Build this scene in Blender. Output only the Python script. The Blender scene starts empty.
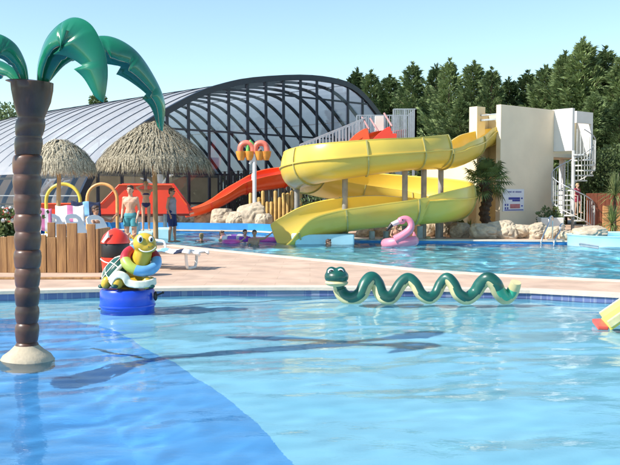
import bpy, bmesh, math, random
from mathutils import Vector, Matrix, noise as mnoise
from mathutils.geometry import tessellate_polygon
R = math.radians
PI = math.pi
rnd = random.Random(7)
SC = bpy.context.scene
COL = SC.collection

# ------------------------------------------------------------------ camera
W0, H0, F0 = 620.0, 465.0, 861.0
HOR = 195.0
EYE = Vector((0, 0, 1.65))
PITCH = math.atan((H0 / 2 - HOR) / F0)
cam = bpy.data.cameras.new('camera')
camo = bpy.data.objects.new('camera', cam)
COL.objects.link(camo)
cam.sensor_width = 36.0
cam.lens = 36.0 * F0 / W0
cam.clip_start = 0.1
cam.clip_end = 2000
camo.location = EYE
camo.rotation_euler = (PI / 2 - PITCH, 0, 0)
SC.camera = camo

# ------------------------------------------------------------------ sky and sun
SUN_AZ = Vector((-0.92, -0.39, 0)).normalized()   # horizontal direction towards the sun
SUN_EL = R(42)
wd = bpy.data.worlds.new('World')
SC.world = wd
wd.use_nodes = True
nt = wd.node_tree
nt.nodes.clear()
sky = nt.nodes.new('ShaderNodeTexSky')
sky.sky_type = 'NISHITA'
sky.sun_disc = False
sky.sun_elevation = SUN_EL
sky.sun_rotation = math.atan2(SUN_AZ.x, SUN_AZ.y)
sky.air_density = 1.0
sky.dust_density = 0.15
sky.ozone_density = 0.0
bg = nt.nodes.new('ShaderNodeBackground')
bg.inputs['Strength'].default_value = 0.135
wo = nt.nodes.new('ShaderNodeOutputWorld')
wb = nt.nodes.new('ShaderNodeMix'); wb.data_type = 'RGBA'; wb.blend_type = 'MULTIPLY'; wb.inputs[0].default_value = 1.0
wb.inputs[7].default_value = (0.90, 1.0, 0.99, 1)      # white balance of the photograph
nt.links.new(sky.outputs[0], wb.inputs[6]); nt.links.new(wb.outputs[2], bg.inputs['Color'])
nt.links.new(bg.outputs[0], wo.inputs['Surface'])
sl = bpy.data.lights.new('sun', 'SUN')
sl.energy = 4.8
sl.angle = R(0.53)
sl.color = (1.0, 0.94, 0.84)
so = bpy.data.objects.new('sun', sl)
COL.objects.link(so)
sd = Vector((SUN_AZ.x * math.cos(SUN_EL), SUN_AZ.y * math.cos(SUN_EL), math.sin(SUN_EL)))
so.rotation_euler = sd.to_track_quat('Z', 'Y').to_euler()
so.location = (0, 0, 30)
SC.view_settings.view_transform = 'Standard'
SC.view_settings.look = 'None'
SC.view_settings.gamma = 1
SC.view_settings.exposure = 0.65
SC.view_settings.use_curve_mapping = False
SC.cycles.max_bounces = 10
SC.cycles.transparent_max_bounces = 24
SC.cycles.sample_clamp_indirect = 6
SC.cycles.caustics_reflective = False

# ------------------------------------------------------------------ helpers
def P(px, py, Y):
    """point at depth Y that a photo pixel looks along"""
    u = (px - W0 / 2) / F0
    v = (H0 / 2 - py) / F0
    c, s = math.cos(PITCH), math.sin(PITCH)
    d = Vector((u, c + v * s, -s + v * c))
    return EYE + d * (Y / d.y)

def G(px, py, z=0.12):
    u = (px - W0 / 2) / F0
    v = (H0 / 2 - py) / F0
    c, s = math.cos(PITCH), math.sin(PITCH)
    d = Vector((u, c + v * s, -s + v * c))
    return EYE + d * ((z - EYE.z) / d.z)

def catmull(pts, n):
    """smooth resample of a list of tuples"""
    out = []
    m = len(pts)
    for i in range(m - 1):
        p0 = pts[max(i - 1, 0)]; p1 = pts[i]; p2 = pts[i + 1]; p3 = pts[min(i + 2, m - 1)]
        for k in range(n):
            t = k / n
            out.append(tuple(0.5 * ((2 * b) + (-a + c) * t + (2 * a - 5 * b + 4 * c - d) * t * t + (-a + 3 * b - 3 * c + d) * t ** 3)
                             for a, b, c, d in zip(p0, p1, p2, p3)))
    out.append(tuple(pts[-1]))
    return out

MATS = {}
def mat(name, col, rough=0.6, var=0.12, scale=4.0, bump=0.0, bscale=20.0, spec=0.5, coat=0.0, metal=0.0, col2=None, stretch=(1, 1, 1), sss=0.0, detail=4):
    if name in MATS: return MATS[name]
    m = bpy.data.materials.new(name); m.use_nodes = True
    t = m.node_tree; n = t.nodes; L = t.links
    b = n['Principled BSDF']
    tc = n.new('ShaderNodeTexCoord'); mp = n.new('ShaderNodeMapping'); mp.inputs['Scale'].default_value = stretch
    L.new(tc.outputs['Object'], mp.inputs[0])
    nz = n.new('ShaderNodeTexNoise'); nz.inputs['Scale'].default_value = scale; nz.inputs['Detail'].default_value = detail
    L.new(mp.outputs[0], nz.inputs['Vector'])
    rp = n.new('ShaderNodeValToRGB')
    c2 = col2 if col2 else tuple(max(0, x * (1 - var * 2)) for x in col)
    rp.color_ramp.elements[0].position = 0.32; rp.color_ramp.elements[1].position = 0.68
    rp.color_ramp.elements[0].color = (*c2, 1)
    rp.color_ramp.elements[1].color = (*[min(1, x * (1 + var * (0 if col2 else 1))) for x in col], 1)
    L.new(nz.outputs[0], rp.inputs[0]); L.new(rp.outputs[0], b.inputs['Base Color'])
    b.inputs['Roughness'].default_value = rough
    b.inputs['Specular IOR Level'].default_value = spec
    b.inputs['Coat Weight'].default_value = coat
    b.inputs['Coat Roughness'].default_value = 0.08
    b.inputs['Metallic'].default_value = metal
    if sss: b.inputs['Subsurface Weight'].default_value = sss; b.inputs['Subsurface Radius'].default_value = (0.02, 0.01, 0.005)
    if bump:
        bn = n.new('ShaderNodeTexNoise'); bn.inputs['Scale'].default_value = bscale; bn.inputs['Detail'].default_value = 5
        L.new(mp.outputs[0], bn.inputs['Vector'])
        bp = n.new('ShaderNodeBump'); bp.inputs['Strength'].default_value = bump; bp.inputs['Distance'].default_value = 0.02
        L.new(bn.outputs[0], bp.inputs['Height']); L.new(bp.outputs[0], b.inputs['Normal'])
    MATS[name] = m
    return m

WMAT = {}
def place(o, loc, rotz=0.0, scale=1.0):
    o.location = loc; o.rotation_euler = (0, 0, rotz)
    o.scale = (scale,) * 3 if isinstance(scale, (int, float)) else scale
    M = Matrix.Translation(Vector(loc)) @ Matrix.Rotation(rotz, 4, 'Z')
    WMAT[o.name] = M
    return o

def thing(name, label, cat, loc=(0, 0, 0), rotz=0.0, group=None):
    o = bpy.data.objects.new(name, None); COL.objects.link(o)
    o.empty_display_size = 0.2
    place(o, loc, rotz)
    o['label'] = label; o['category'] = cat
    if group: o['group'] = group
    return o

def tag(o, label, cat, group=None, kind=None):
    if label: o['label'] = label
    if cat: o['category'] = cat
    if group: o['group'] = group
    if kind: o['kind'] = kind
    return o

class MB:
    def __init__(s):
        s.v = []; s.f = []; s.mi = []
    def add(s, vs, fs, mi=0):
        o = len(s.v)
        s.v += [Vector(x) for x in vs]
        for q in fs: s.f.append(tuple(i + o for i in q)); s.mi.append(mi)
    def box(s, lo, hi, M=None, mi=0):
        x0, y0, z0 = lo; x1, y1, z1 = hi
        vs = [Vector(p) for p in ((x0,y0,z0),(x1,y0,z0),(x1,y1,z0),(x0,y1,z0),(x0,y0,z1),(x1,y0,z1),(x1,y1,z1),(x0,y1,z1))]
        if M is not None: vs = [M @ p for p in vs]
        s.add(vs, [(0,3,2,1),(4,5,6,7),(0,1,5,4),(1,2,6,5),(2,3,7,6),(3,0,4,7)], mi)
    def slab(s, a, b, t, z0, z1, mi=0):
        """vertical wall from a to b (xy), thickness t centred"""
        a = Vector((a[0], a[1], 0)); b = Vector((b[0], b[1], 0))
        d = (b - a).normalized(); n = Vector((-d.y, d.x, 0)) * t / 2
        vs = [a - n, b - n, b + n, a + n]
        vs = [Vector((p.x, p.y, z0)) for p in vs] + [Vector((p.x, p.y, z1)) for p in vs]
        s.add(vs, [(0,3,2,1),(4,5,6,7),(0,1,5,4),(1,2,6,5),(2,3,7,6),(3,0,4,7)], mi)
    def bar(s, a, b, w, d=None, up=(0, 0, 1), mi=0):
        a = Vector(a); b = Vector(b); d = d or w
        t = (b - a).normalized(); u = Vector(up)
        if abs(t.dot(u)) > 0.98: u = Vector((0, 1, 0))
        x = t.cross(u).normalized(); y = x.cross(t).normalized()
        vs = []
        for p in (a, b):
            for sx, sy in ((-1,-1),(1,-1),(1,1),(-1,1)): vs.append(p + x * w/2 * sx + y * d/2 * sy)
        s.add(vs, [(0,1,2,3),(7,6,5,4),(0,4,5,1),(1,5,6,2),(2,6,7,3),(3,7,4,0)], mi)
    def tube(s, pts, rad, n=10, closed=False, cap=True, mi=0, mif=None):
        pts = [Vector(p) for p in pts]; m = len(pts)
        rads = rad if isinstance(rad, (list, tuple)) else [rad] * m
        u = None; rings = []
        base = len(s.v)
        for i, p in enumerate(pts):
            if closed: t = (pts[(i + 1) % m] - pts[i - 1])
            else: t = (pts[min(i + 1, m - 1)] - pts[max(i - 1, 0)])
            t.normalize()
            if u is None:
                u = t.cross(Vector((0, 1, 0)))
                if u.length < 0.2: u = t.cross(Vector((1, 0, 0)))
                u.normalize()
            else:
                u = (u - t * u.dot(t))
                if u.length < 1e-5: u = t.orthogonal()
                u.normalize()
            w = t.cross(u)
            for k in range(n):
                a = 2 * PI * k / n
                s.v.append(p + (u * math.cos(a) + w * math.sin(a)) * rads[i])
        for i in range(m if closed else m - 1):
            j = (i + 1) % m
            for k in range(n):
                l = (k + 1) % n
                s.f.append((base + i*n + k, base + i*n + l, base + j*n + l, base + j*n + k))
                s.mi.append(mif(i, k) if mif else mi)
        if cap and not closed:
            s.f.append(tuple(base + k for k in range(n))[::-1]); s.mi.append(mi)
            s.f.append(tuple(base + (m-1)*n + k for k in range(n))); s.mi.append(mi)
    def lathe(s, prof, c=(0, 0, 0), n=24, M=None, mi=0):
        base = len(s.v); c = Vector(c)
        for r, z in prof:
            for k in range(n):
                a = 2 * PI * k / n
                p = Vector((r * math.cos(a), r * math.sin(a), z))
                if M is not None: p = M @ p
                s.v.append(c + p)
        m = len(prof)
        for i in range(m - 1):
            for k in range(n):
                l = (k + 1) % n
                s.f.append((base + i*n + k, base + i*n + l, base + (i+1)*n + l, base + (i+1)*n + k)); s.mi.append(mi)
        s.f.append(tuple(base + k for k in range(n))[::-1]); s.mi.append(mi)
        s.f.append(tuple(base + (m-1)*n + k for k in range(n))); s.mi.append(mi)
    def ell(s, c, r, M=None, n=14, m=9, mi=0):
        prof = []
        base = len(s.v); c = Vector(c)
        if isinstance(r, (int, float)): r = (r, r, r)
        for i in range(m + 1):
            th = PI * i / m
            for k in range(n):
                a = 2 * PI * k / n
                st = max(math.sin(th), 0.002)
                p = Vector((r[0] * st * math.cos(a), r[1] * st * math.sin(a), -r[2] * math.cos(th)))
                if M is not None: p = M @ p
                s.v.append(c + p)
        for i in range(m):
            for k in range(n):
                l = (k + 1) % n
                s.f.append((base + i*n + k, base + i*n + l, base + (i+1)*n + l, base + (i+1)*n + k)); s.mi.append(mi)
        s.f.append(tuple(base + k for k in range(n))[::-1]); s.mi.append(mi)
        s.f.append(tuple(base + m*n + k for k in range(n))); s.mi.append(mi)
    def cap(s, a, b, ra, rb, n=12, mi=0):
        a = Vector(a); b = Vector(b)
        t = (b - a)
        L = t.length; t.normalize()
        pts = []; rr = []
        for k in range(4):
            an = PI / 2 * (1 - k / 4)
            pts.append(a - t * ra * math.sin(an)); rr.append(max(ra * math.cos(an), 0.001))
        pts.append(a); rr.append(ra); pts.append(b); rr.append(rb)
        for k in range(1, 5):
            an = PI / 2 * (k / 4)
            pts.append(b + t * rb * math.sin(an)); rr.append(max(rb * math.cos(an), 0.001))
        s.tube(pts, rr, n, mi=mi)
    def prism(s, poly, thick, mi=0):
        """poly: list of 3D points (planar), thick: Vector offset"""
        n = len(poly); th = Vector(thick)
        a = [Vector(p) for p in poly]; b = [p + th for p in a]
        base = len(s.v); s.v += a + b
        tris = tessellate_polygon([a])
        for t in tris:
            s.f.append(tuple(base + i for i in t)); s.mi.append(mi)
            s.f.append(tuple(base + n + i for i in t[::-1])); s.mi.append(mi)
        for i in range(n):
            j = (i + 1) % n
            s.f.append((base + i, base + j, base + n + j, base + n + i)); s.mi.append(mi)
    def build(s, name, m, parent=None, smooth=False, world=True, bevel=0.0, fixn=True, sub=0, solid=0.0, angle=40):
        me = bpy.data.meshes.new(name)
        vs = s.v
        if parent is not None and world:
            root = parent
            while root.parent: root = root.parent
            Mi = WMAT[root.name].inverted()
            vs = [Mi @ p for p in vs]
        me.from_pydata([tuple(p) for p in vs], [], s.f)
        ms = m if isinstance(m, (list, tuple)) else [m]
        for x in ms: me.materials.append(x)
        me.polygons.foreach_set('material_index', s.mi)
        if fixn:
            bm = bmesh.new(); bm.from_mesh(me)
            bmesh.ops.recalc_face_normals(bm, faces=bm.faces)
            bm.to_mesh(me); bm.free()
        if smooth:
            me.polygons.foreach_set('use_smooth', [True] * len(me.polygons))
            me.set_sharp_from_angle(angle=R(angle))
        me.update()
        o = bpy.data.objects.new(name, me); COL.objects.link(o)
        if parent is not None: o.parent = parent
        if solid:
            md = o.modifiers.new('solid', 'SOLIDIFY'); md.thickness = solid; md.offset = 0
        if sub:
            md = o.modifiers.new('sub', 'SUBSURF'); md.levels = sub; md.render_levels = sub
        if bevel:
            md = o.modifiers.new('bevel', 'BEVEL'); md.width = bevel; md.segments = 2; md.limit_method = 'ANGLE'; md.angle_limit = R(40)
        return o

def copy_tree(o, parent=None):
    c = o.copy(); COL.objects.link(c)
    if parent is not None: c.parent = parent
    for ch in [x for x in COL.objects if x.parent == o]: copy_tree(ch, c)
    return c

def struct(o, label=None):
    o['kind'] = 'structure'
    if label: o['label'] = label
    return o

def remeshed(mb, name, m, parent, voxel, smooth_it=4, world=True):
    """closed overlapping shapes joined into one continuous skin"""
    o = mb.build(name, m, parent, world=world)
    md = o.modifiers.new('r', 'REMESH'); md.mode = 'VOXEL'; md.voxel_size = voxel; md.use_smooth_shade = True
    sm = o.modifiers.new('s', 'SMOOTH'); sm.iterations = smooth_it; sm.factor = 0.5
    dg = bpy.context.evaluated_depsgraph_get()
    me = bpy.data.meshes.new_from_object(o.evaluated_get(dg))
    me.name = name
    o.modifiers.clear()
    o.data = me
    if not me.materials: me.materials.append(m)
    me.polygons.foreach_set('use_smooth', [True] * len(me.polygons))
    return o

# ------------------------------------------------------------------ materials
def water_mat(name, tint, bump_s, sc, stretch, rough=0.0, refr=1.0):
    m = bpy.data.materials.new(name); m.use_nodes = True
    t = m.node_tree; n = t.nodes; L = t.links; n.clear()
    out = n.new('ShaderNodeOutputMaterial')
    tc = n.new('ShaderNodeTexCoord')
    mp = n.new('ShaderNodeMapping'); mp.inputs['Scale'].default_value = stretch; mp.inputs['Rotation'].default_value = (0, 0, R(14))
    L.new(tc.outputs['Object'], mp.inputs[0])
    a = n.new('ShaderNodeTexNoise'); a.inputs['Scale'].default_value = sc; a.inputs['Detail'].default_value = 3; a.inputs['Distortion'].default_value = 0.8
    b = n.new('ShaderNodeTexNoise'); b.inputs['Scale'].default_value = sc * 0.22; b.inputs['Detail'].default_value = 2
    L.new(mp.outputs[0], a.inputs['Vector']); L.new(mp.outputs[0], b.inputs['Vector'])
    md = n.new('ShaderNodeMath'); md.operation = 'MULTIPLY_ADD'; md.inputs[1].default_value = 3.0
    L.new(b.outputs[0], md.inputs[0]); L.new(a.outputs[0], md.inputs[2])
    bp = n.new('ShaderNodeBump'); bp.inputs['Strength'].default_value = 1.0; bp.inputs['Distance'].default_value = bump_s
    L.new(md.outputs[0], bp.inputs['Height'])
    fr = n.new('ShaderNodeFresnel'); ge = n.new('ShaderNodeNewGeometry'); ir = n.new('ShaderNodeMapRange')
    ir.inputs[3].default_value = 1.33; ir.inputs[4].default_value = 1 / 1.33       # same reflectance from below, no total reflection of the sun
    L.new(ge.outputs['Backfacing'], ir.inputs[0]); L.new(ir.outputs[0], fr.inputs['IOR']); L.new(bp.outputs[0], fr.inputs['Normal'])
    gl = n.new('ShaderNodeBsdfGlossy'); gl.inputs['Roughness'].default_value = rough; L.new(bp.outputs[0], gl.inputs['Normal'])
    tr = n.new('ShaderNodeBsdfTransparent'); tr.inputs['Color'].default_value = (*tint, 1)
    rf = n.new('ShaderNodeBsdfRefraction'); rf.inputs['IOR'].default_value = 1.33; rf.inputs['Color'].default_value = (*tint, 1); L.new(bp.outputs[0], rf.inputs['Normal'])
    mr = n.new('ShaderNodeMixShader'); mr.inputs[0].default_value = refr
    L.new(tr.outputs[0], mr.inputs[1]); L.new(rf.outputs[0], mr.inputs[2])
    mx = n.new('ShaderNodeMixShader')
    L.new(fr.outputs[0], mx.inputs[0]); L.new(mr.outputs[0], mx.inputs[1]); L.new(gl.outputs[0], mx.inputs[2])
    L.new(mx.outputs[0], out.inputs['Surface'])
    return m

def tile_mat(name, c1, c2, mortar, scale, rough=0.35, mort=0.02, rowh=0.5, bw=0.5, offset=0.5, bump=0.15, noise_amt=0.5):
    m = bpy.data.materials.new(name); m.use_nodes = True
    t = m.node_tree; n = t.nodes; L = t.links
    b = n['Principled BSDF']; b.inputs['Roughness'].default_value = rough
    tc = n.new('ShaderNodeTexCoord')
    br = n.new('ShaderNodeTexBrick'); br.inputs['Scale'].default_value = scale
    br.inputs['Color1'].default_value = (*c1, 1); br.inputs['Color2'].default_value = (*c2, 1); br.inputs['Mortar'].default_value = (*mortar, 1)
    br.inputs['Mortar Size'].default_value = mort; br.inputs['Brick Width'].default_value = bw; br.inputs['Row Height'].default_value = rowh
    br.offset = offset
    L.new(tc.outputs['Object'], br.inputs['Vector'])
    nz = n.new('ShaderNodeTexNoise'); nz.inputs['Scale'].default_value = 1.7; nz.inputs['Detail'].default_value = 6
    L.new(tc.outputs['Object'], nz.inputs['Vector'])
    mr = n.new('ShaderNodeMapRange'); mr.inputs[1].default_value = 0.3; mr.inputs[2].default_value = 0.7
    mr.inputs[3].default_value = 1 - noise_amt * 0.4; mr.inputs[4].default_value = 1.0
    L.new(nz.outputs[0], mr.inputs[0])
    mx = n.new('ShaderNodeMix'); mx.data_type = 'RGBA'; mx.blend_type = 'MULTIPLY'; mx.inputs[0].default_value = 1.0
    L.new(br.outputs[0], mx.inputs[6]); L.new(mr.outputs[0], mx.inputs[7])
    L.new(mx.outputs[2], b.inputs['Base Color'])
    bp = n.new('ShaderNodeBump'); bp.inputs['Strength'].default_value = bump; bp.inputs['Distance'].default_value = 0.01
    L.new(br.outputs[1], bp.inputs['Height']); bp.invert = True; L.new(bp.outputs[0], b.inputs['Normal'])
    return m

def leaf_mat(name, c_lo, c_hi, rough=0.55, trans=0.25, scale=0.5):
    m = bpy.data.materials.new(name); m.use_nodes = True
    t = m.node_tree; n = t.nodes; L = t.links
    b = n['Principled BSDF']; b.inputs['Roughness'].default_value = rough; b.inputs['Specular IOR Level'].default_value = 0.3
    tc = n.new('ShaderNodeTexCoord')
    nz = n.new('ShaderNodeTexNoise'); nz.inputs['Scale'].default_value = scale; nz.inputs['Detail'].default_value = 8; nz.inputs['Roughness'].default_value = 0.75
    L.new(tc.outputs['Object'], nz.inputs['Vector'])
    oi = n.new('ShaderNodeObjectInfo')
    ad = n.new('ShaderNodeMath'); ad.operation = 'MULTIPLY_ADD'; ad.inputs[1].default_value = 0.16; L.new(oi.outputs['Random'], ad.inputs[0]); L.new(nz.outputs[0], ad.inputs[2])
    rp = n.new('ShaderNodeValToRGB'); rp.color_ramp.elements[0].position = 0.42; rp.color_ramp.elements[1].position = 0.72
    rp.color_ramp.elements[0].color = (*c_lo, 1); rp.color_ramp.elements[1].color = (*c_hi, 1)
    L.new(ad.outputs[0], rp.inputs[0]); L.new(rp.outputs[0], b.inputs['Base Color'])
    tl = n.new('ShaderNodeBsdfTranslucent'); L.new(rp.outputs[0], tl.inputs['Color'])
    mx = n.new('ShaderNodeMixShader'); mx.inputs[0].default_value = trans
    L.new(b.outputs[0], mx.inputs[1]); L.new(tl.outputs[0], mx.inputs[2])
    L.new(mx.outputs[0], n['Material Output'].inputs['Surface'])
    return m

def glass_mat(name, tint, refl=0.12, rough=0.02):
    m = bpy.data.materials.new(name); m.use_nodes = True
    t = m.node_tree; n = t.nodes; L = t.links; n.clear()
    out = n.new('ShaderNodeOutputMaterial')
    tr = n.new('ShaderNodeBsdfTransparent'); tr.inputs['Color'].default_value = (*tint, 1)
    gl = n.new('ShaderNodeBsdfGlossy'); gl.inputs['Roughness'].default_value = rough
    lw = n.new('ShaderNodeFresnel'); lw.inputs['IOR'].default_value = 1.5
    mx = n.new('ShaderNodeMixShader'); L.new(lw.outputs[0], mx.inputs[0]); L.new(tr.outputs[0], mx.inputs[1]); L.new(gl.outputs[0], mx.inputs[2])
    L.new(mx.outputs[0], out.inputs['Surface'])
    return m

def roof_mat():
    m = bpy.data.materials.new('polycarbonate_roof'); m.use_nodes = True
    t = m.node_tree; n = t.nodes; L = t.links; n.clear()
    out = n.new('ShaderNodeOutputMaterial')
    tc = n.new('ShaderNodeTexCoord'); nz = n.new('ShaderNodeTexNoise'); nz.inputs['Scale'].default_value = 0.4; nz.inputs['Detail'].default_value = 5
    L.new(tc.outputs['Object'], nz.inputs['Vector'])
    rp = n.new('ShaderNodeValToRGB'); rp.color_ramp.elements[0].color = (0.52, 0.57, 0.65, 1); rp.color_ramp.elements[1].color = (0.68, 0.72, 0.78, 1)
    rp.color_ramp.elements[0].position = 0.3; rp.color_ramp.elements[1].position = 0.7
    L.new(nz.outputs[0], rp.inputs[0])
    d = n.new('ShaderNodeBsdfDiffuse'); L.new(rp.outputs[0], d.inputs[0])
    tl = n.new('ShaderNodeBsdfTranslucent'); L.new(rp.outputs[0], tl.inputs[0])
    gl = n.new('ShaderNodeBsdfGlossy'); gl.inputs['Roughness'].default_value = 0.45
    m1 = n.new('ShaderNodeMixShader'); m1.inputs[0].default_value = 0.55; L.new(d.outputs[0], m1.inputs[1]); L.new(tl.outputs[0], m1.inputs[2])
    tr = n.new('ShaderNodeBsdfTransparent'); tr.inputs[0].default_value = (0.85, 0.9, 1, 1)
    m3 = n.new('ShaderNodeMixShader'); m3.inputs[0].default_value = 0.12; L.new(m1.outputs[0], m3.inputs[1]); L.new(tr.outputs[0], m3.inputs[2])
    m2 = n.new('ShaderNodeMixShader'); m2.inputs[0].default_value = 0.08; L.new(m3.outputs[0], m2.inputs[1]); L.new(gl.outputs[0], m2.inputs[2])
    L.new(m2.outputs[0], out.inputs['Surface'])
    return m

M_deck = tile_mat('paved_deck', (0.63, 0.45, 0.34), (0.60, 0.42, 0.31), (0.50, 0.35, 0.25), 1.0, rough=.85, mort=.006, bw=1.2, rowh=.6, bump=.1, noise_amt=.75)
M_coping = mat('coping_stone', (0.62, 0.54, 0.45), 0.7, 0.06, 3, bump=0.2)
M_ground = mat('earth', (0.20, 0.17, 0.11), 0.95, 0.2, 0.7, bump=0.4, col2=(0.10, 0.12, 0.05))
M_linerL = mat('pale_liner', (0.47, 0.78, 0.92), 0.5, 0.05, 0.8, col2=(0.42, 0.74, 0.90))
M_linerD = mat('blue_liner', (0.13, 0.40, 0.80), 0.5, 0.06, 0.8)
M_tile = tile_mat('blue_tile', (0.11, 0.15, 0.33), (0.15, 0.19, 0.38), (0.24, 0.28, 0.42), 3.4, bw=0.5, rowh=0.25)
M_waterN = water_mat('pool_water', (0.80, 0.96, 1.0), 0.0012, 16.0, (0.8, 1.25, 1))
M_waterF = water_mat('far_pool_water', (0.78, 0.96, 1.0), 0.003, 12, (0.8, 1.1, 1))
M_yel = mat('yellow_fibreglass', (0.78, 0.56, 0.085), 0.32, 0.04, 0.5, coat=0.2, col2=(0.66, 0.47, 0.08))
M_yeld = mat('yellow_flange', (0.45, 0.40, 0.14), 0.5, 0.1, 3)
M_red = mat('red_fibreglass', (0.80, 0.045, 0.02), 0.3, 0.05, 0.7, coat=0.3)
M_ored = mat('orange_red_fibreglass', (0.88, 0.10, 0.02), 0.3, 0.05, 0.7, coat=0.3)
M_steel = mat('galvanised_steel', (0.42, 0.45, 0.49), 0.4, 0.08, 6, metal=0.5)
M_chrome = mat('steel_tube', (0.6, 0.6, 0.6), 0.18, 0.03, 6, metal=1.0)
M_frame = mat('dark_blue_metal', (0.012, 0.018, 0.035), 0.35, 0.1, 4)
M_cream = mat('cream_render', (0.74, 0.64, 0.44), 0.85, 0.05, 0.9, bump=0.25, bscale=40, detail=8)
M_whiter = mat('white_render', (0.78, 0.75, 0.70), 0.85, 0.04, 1.1, bump=0.2, bscale=40)
M_greyr = mat('pale_grey_render', (0.86, 0.72, 0.53), 0.85, 0.05, 0.7, bump=0.25, bscale=30, detail=8)
M_wood = mat('pine_board', (0.42, 0.23, 0.09), 0.7, 0.18, 3.0, bump=0.3, bscale=12, stretch=(4, 4, 0.5), col2=(0.21, 0.105, 0.045), detail=8)
M_woodp = mat('pole_wood', (0.50, 0.33, 0.17), 0.75, 0.15, 4, stretch=(4, 4, 0.6), bump=0.3)
M_darkw = mat('dark_reed', (0.035, 0.03, 0.028), 0.8, 0.3, 8, stretch=(3, 3, 0.3))
M_redw = mat('red_brown_board', (0.26, 0.075, 0.035), 0.7, 0.2, 5, stretch=(4, 4, 0.5))
M_straw = mat('straw', (0.50, 0.40, 0.24), 0.85, 0.2, 5, col2=(0.24, 0.19, 0.11), detail=6)
M_whitep = mat('white_plastic', (0.80, 0.80, 0.79), 0.4, 0.03, 3)
M_pgreen = mat('green_fibreglass', (0.012, 0.24, 0.11), 0.22, 0.15, 1.4, coat=0.6, col2=(0.006, 0.15, 0.085))
M_pbrown = mat('brown_fibreglass', (0.15, 0.066, 0.04), 0.40, 0.2, 2.5, coat=0.15, col2=(0.04, 0.018, 0.012), bump=0.15, bscale=6)
M_pbase = mat('sand_cement', (0.50, 0.42, 0.30), 0.7, 0.1, 5, bump=0.3)
M_rock = mat('beige_rock', (0.60, 0.49, 0.35), 0.9, 0.15, 2.0, bump=0.5, bscale=8, col2=(0.36, 0.30, 0.23), detail=8)
M_blue = mat('blue_plastic', (0.012, 0.07, 0.60), 0.3, 0.08, 2, coat=0.3)
M_bluew = mat('blue_painted_wall', (0.03, 0.25, 0.62), 0.5, 0.08, 2)
M_cyan = mat('pale_blue_foam', (0.45, 0.72, 0.80), 0.5, 0.05, 2)
M_black = mat('black_rubber', (0.012, 0.012, 0.014), 0.45, 0.1, 4)
M_skin = mat('skin', (0.60, 0.36, 0.25), 0.5, 0.06, 6, sss=0.1)
M_skin2 = mat('tanned_skin', (0.42, 0.23, 0.15), 0.5, 0.06, 6, sss=0.1)
M_hairb = mat('brown_hair', (0.06, 0.03, 0.018), 0.6, 0.2, 30)
M_hairy = mat('blond_hair', (0.42, 0.30, 0.15), 0.6, 0.2, 30)

# ------------------------------------------------------------------ ground, pools
near_edge_px = [(-260, 296), (0, 292), (110, 289.5), (210, 288.2), (310, 288), (420, 289), (530, 291), (620, 295.5), (760, 303)]
near_far = [G(x, y) for x, y in near_edge_px]
N_OUT = [(-14, 13.0)] + [(p.x, p.y) for p in near_far] + [(14, 10.5), (14, -7), (-14, -7)]
N_OUT = [q for i, q in enumerate(N_OUT)]
far_px = [(40, 238), (100, 239.5), (155, 243), (210, 249), (270, 255), (350, 262.5), (430, 270.5), (520, 276), (620, 280.5), (820, 287),
          (820, 246), (620, 242), (580, 241), (460, 240), (360, 239.3), (310, 234.5), (250, 231), (180, 230), (40, 229)]
F_OUT = [(G(x, y).x, G(x, y).y) for x, y in far_px]

def offset_poly(poly, d):
    """offset outward (d>0) of a simple polygon"""
    n = len(poly)
    area = sum(poly[i][0] * poly[(i+1) % n][1] - poly[(i+1) % n][0] * poly[i][1] for i in range(n))
    sgn = 1 if area > 0 else -1
    out = []
    for i in range(n):
        a = Vector(poly[i-1]); b = Vector(poly[i]); c = Vector(poly[(i+1) % n])
        d1 = (b - a).normalized(); d2 = (c - b).normalized()
        n1 = Vector((d1.y, -d1.x)) * sgn; n2 = Vector((d2.y, -d2.x)) * sgn
        m = (n1 + n2)
        m = m.normalized() / max(0.4, m.normalized().dot(n1))
        out.append(tuple(b + m * d))
    return out

def sheet(loops, z, name, m, thick=None):
    mb = MB()
    ls = [[Vector((x, y, z)) for x, y in l] for l in loops]
    flat = [p for l in ls for p in l]
    tr = tessellate_polygon(ls)
    mb.v = flat
    mb.f = [tuple(t) for t in tr]; mb.mi = [0] * len(tr)
    o = mb.build(name, m, fixn=False)
    for p in o.data.polygons: pass
    bm = bmesh.new(); bm.from_mesh(o.data)
    for f in bm.faces:
        if f.normal.z < 0: f.normal_flip()
    bm.to_mesh(o.data); bm.free()
    return o

DECK = [(-16, -9), (16, -9), (22, 12), (40, 28), (40, 60), (-40, 60), (-40, 20), (-16, 12.0)]
CW = 0.32
nearC = offset_poly(N_OUT, CW); farC = offset_poly(F_OUT, CW)
struct(sheet([DECK, nearC, farC], 0.12, 'pool_deck', M_deck))
BIG = [(-700, -300), (700, -300), (700, 1200), (-700, 1200)]
struct(sheet([BIG, DECK], 0.10, 'ground', M_ground))

def coping(poly, name, zt=0.135):
    outp = offset_poly(poly, CW)
    innp = offset_poly(poly, -0.03)
    mb = MB(); n = len(poly)
    for i in range(n):
        j = (i + 1) % n
        A, B, C, D = innp[i], innp[j], outp[j], outp[i]
        vs = [(A[0], A[1], zt), (B[0], B[1], zt), (C[0], C[1], zt), (D[0], D[1], zt), (A[0], A[1], zt - .05), (B[0], B[1], zt - .05), (C[0], C[1], 0.1), (D[0], D[1], 0.1)]
        mb.add(vs, [(0, 1, 2, 3), (0, 4, 5, 1), (3, 2, 6, 7), (4, 7, 6, 5)])
    return struct(mb.build(name, M_coping))
coping(N_OUT, 'near_pool_edge'); coping(F_OUT, 'far_pool_edge')

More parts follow.
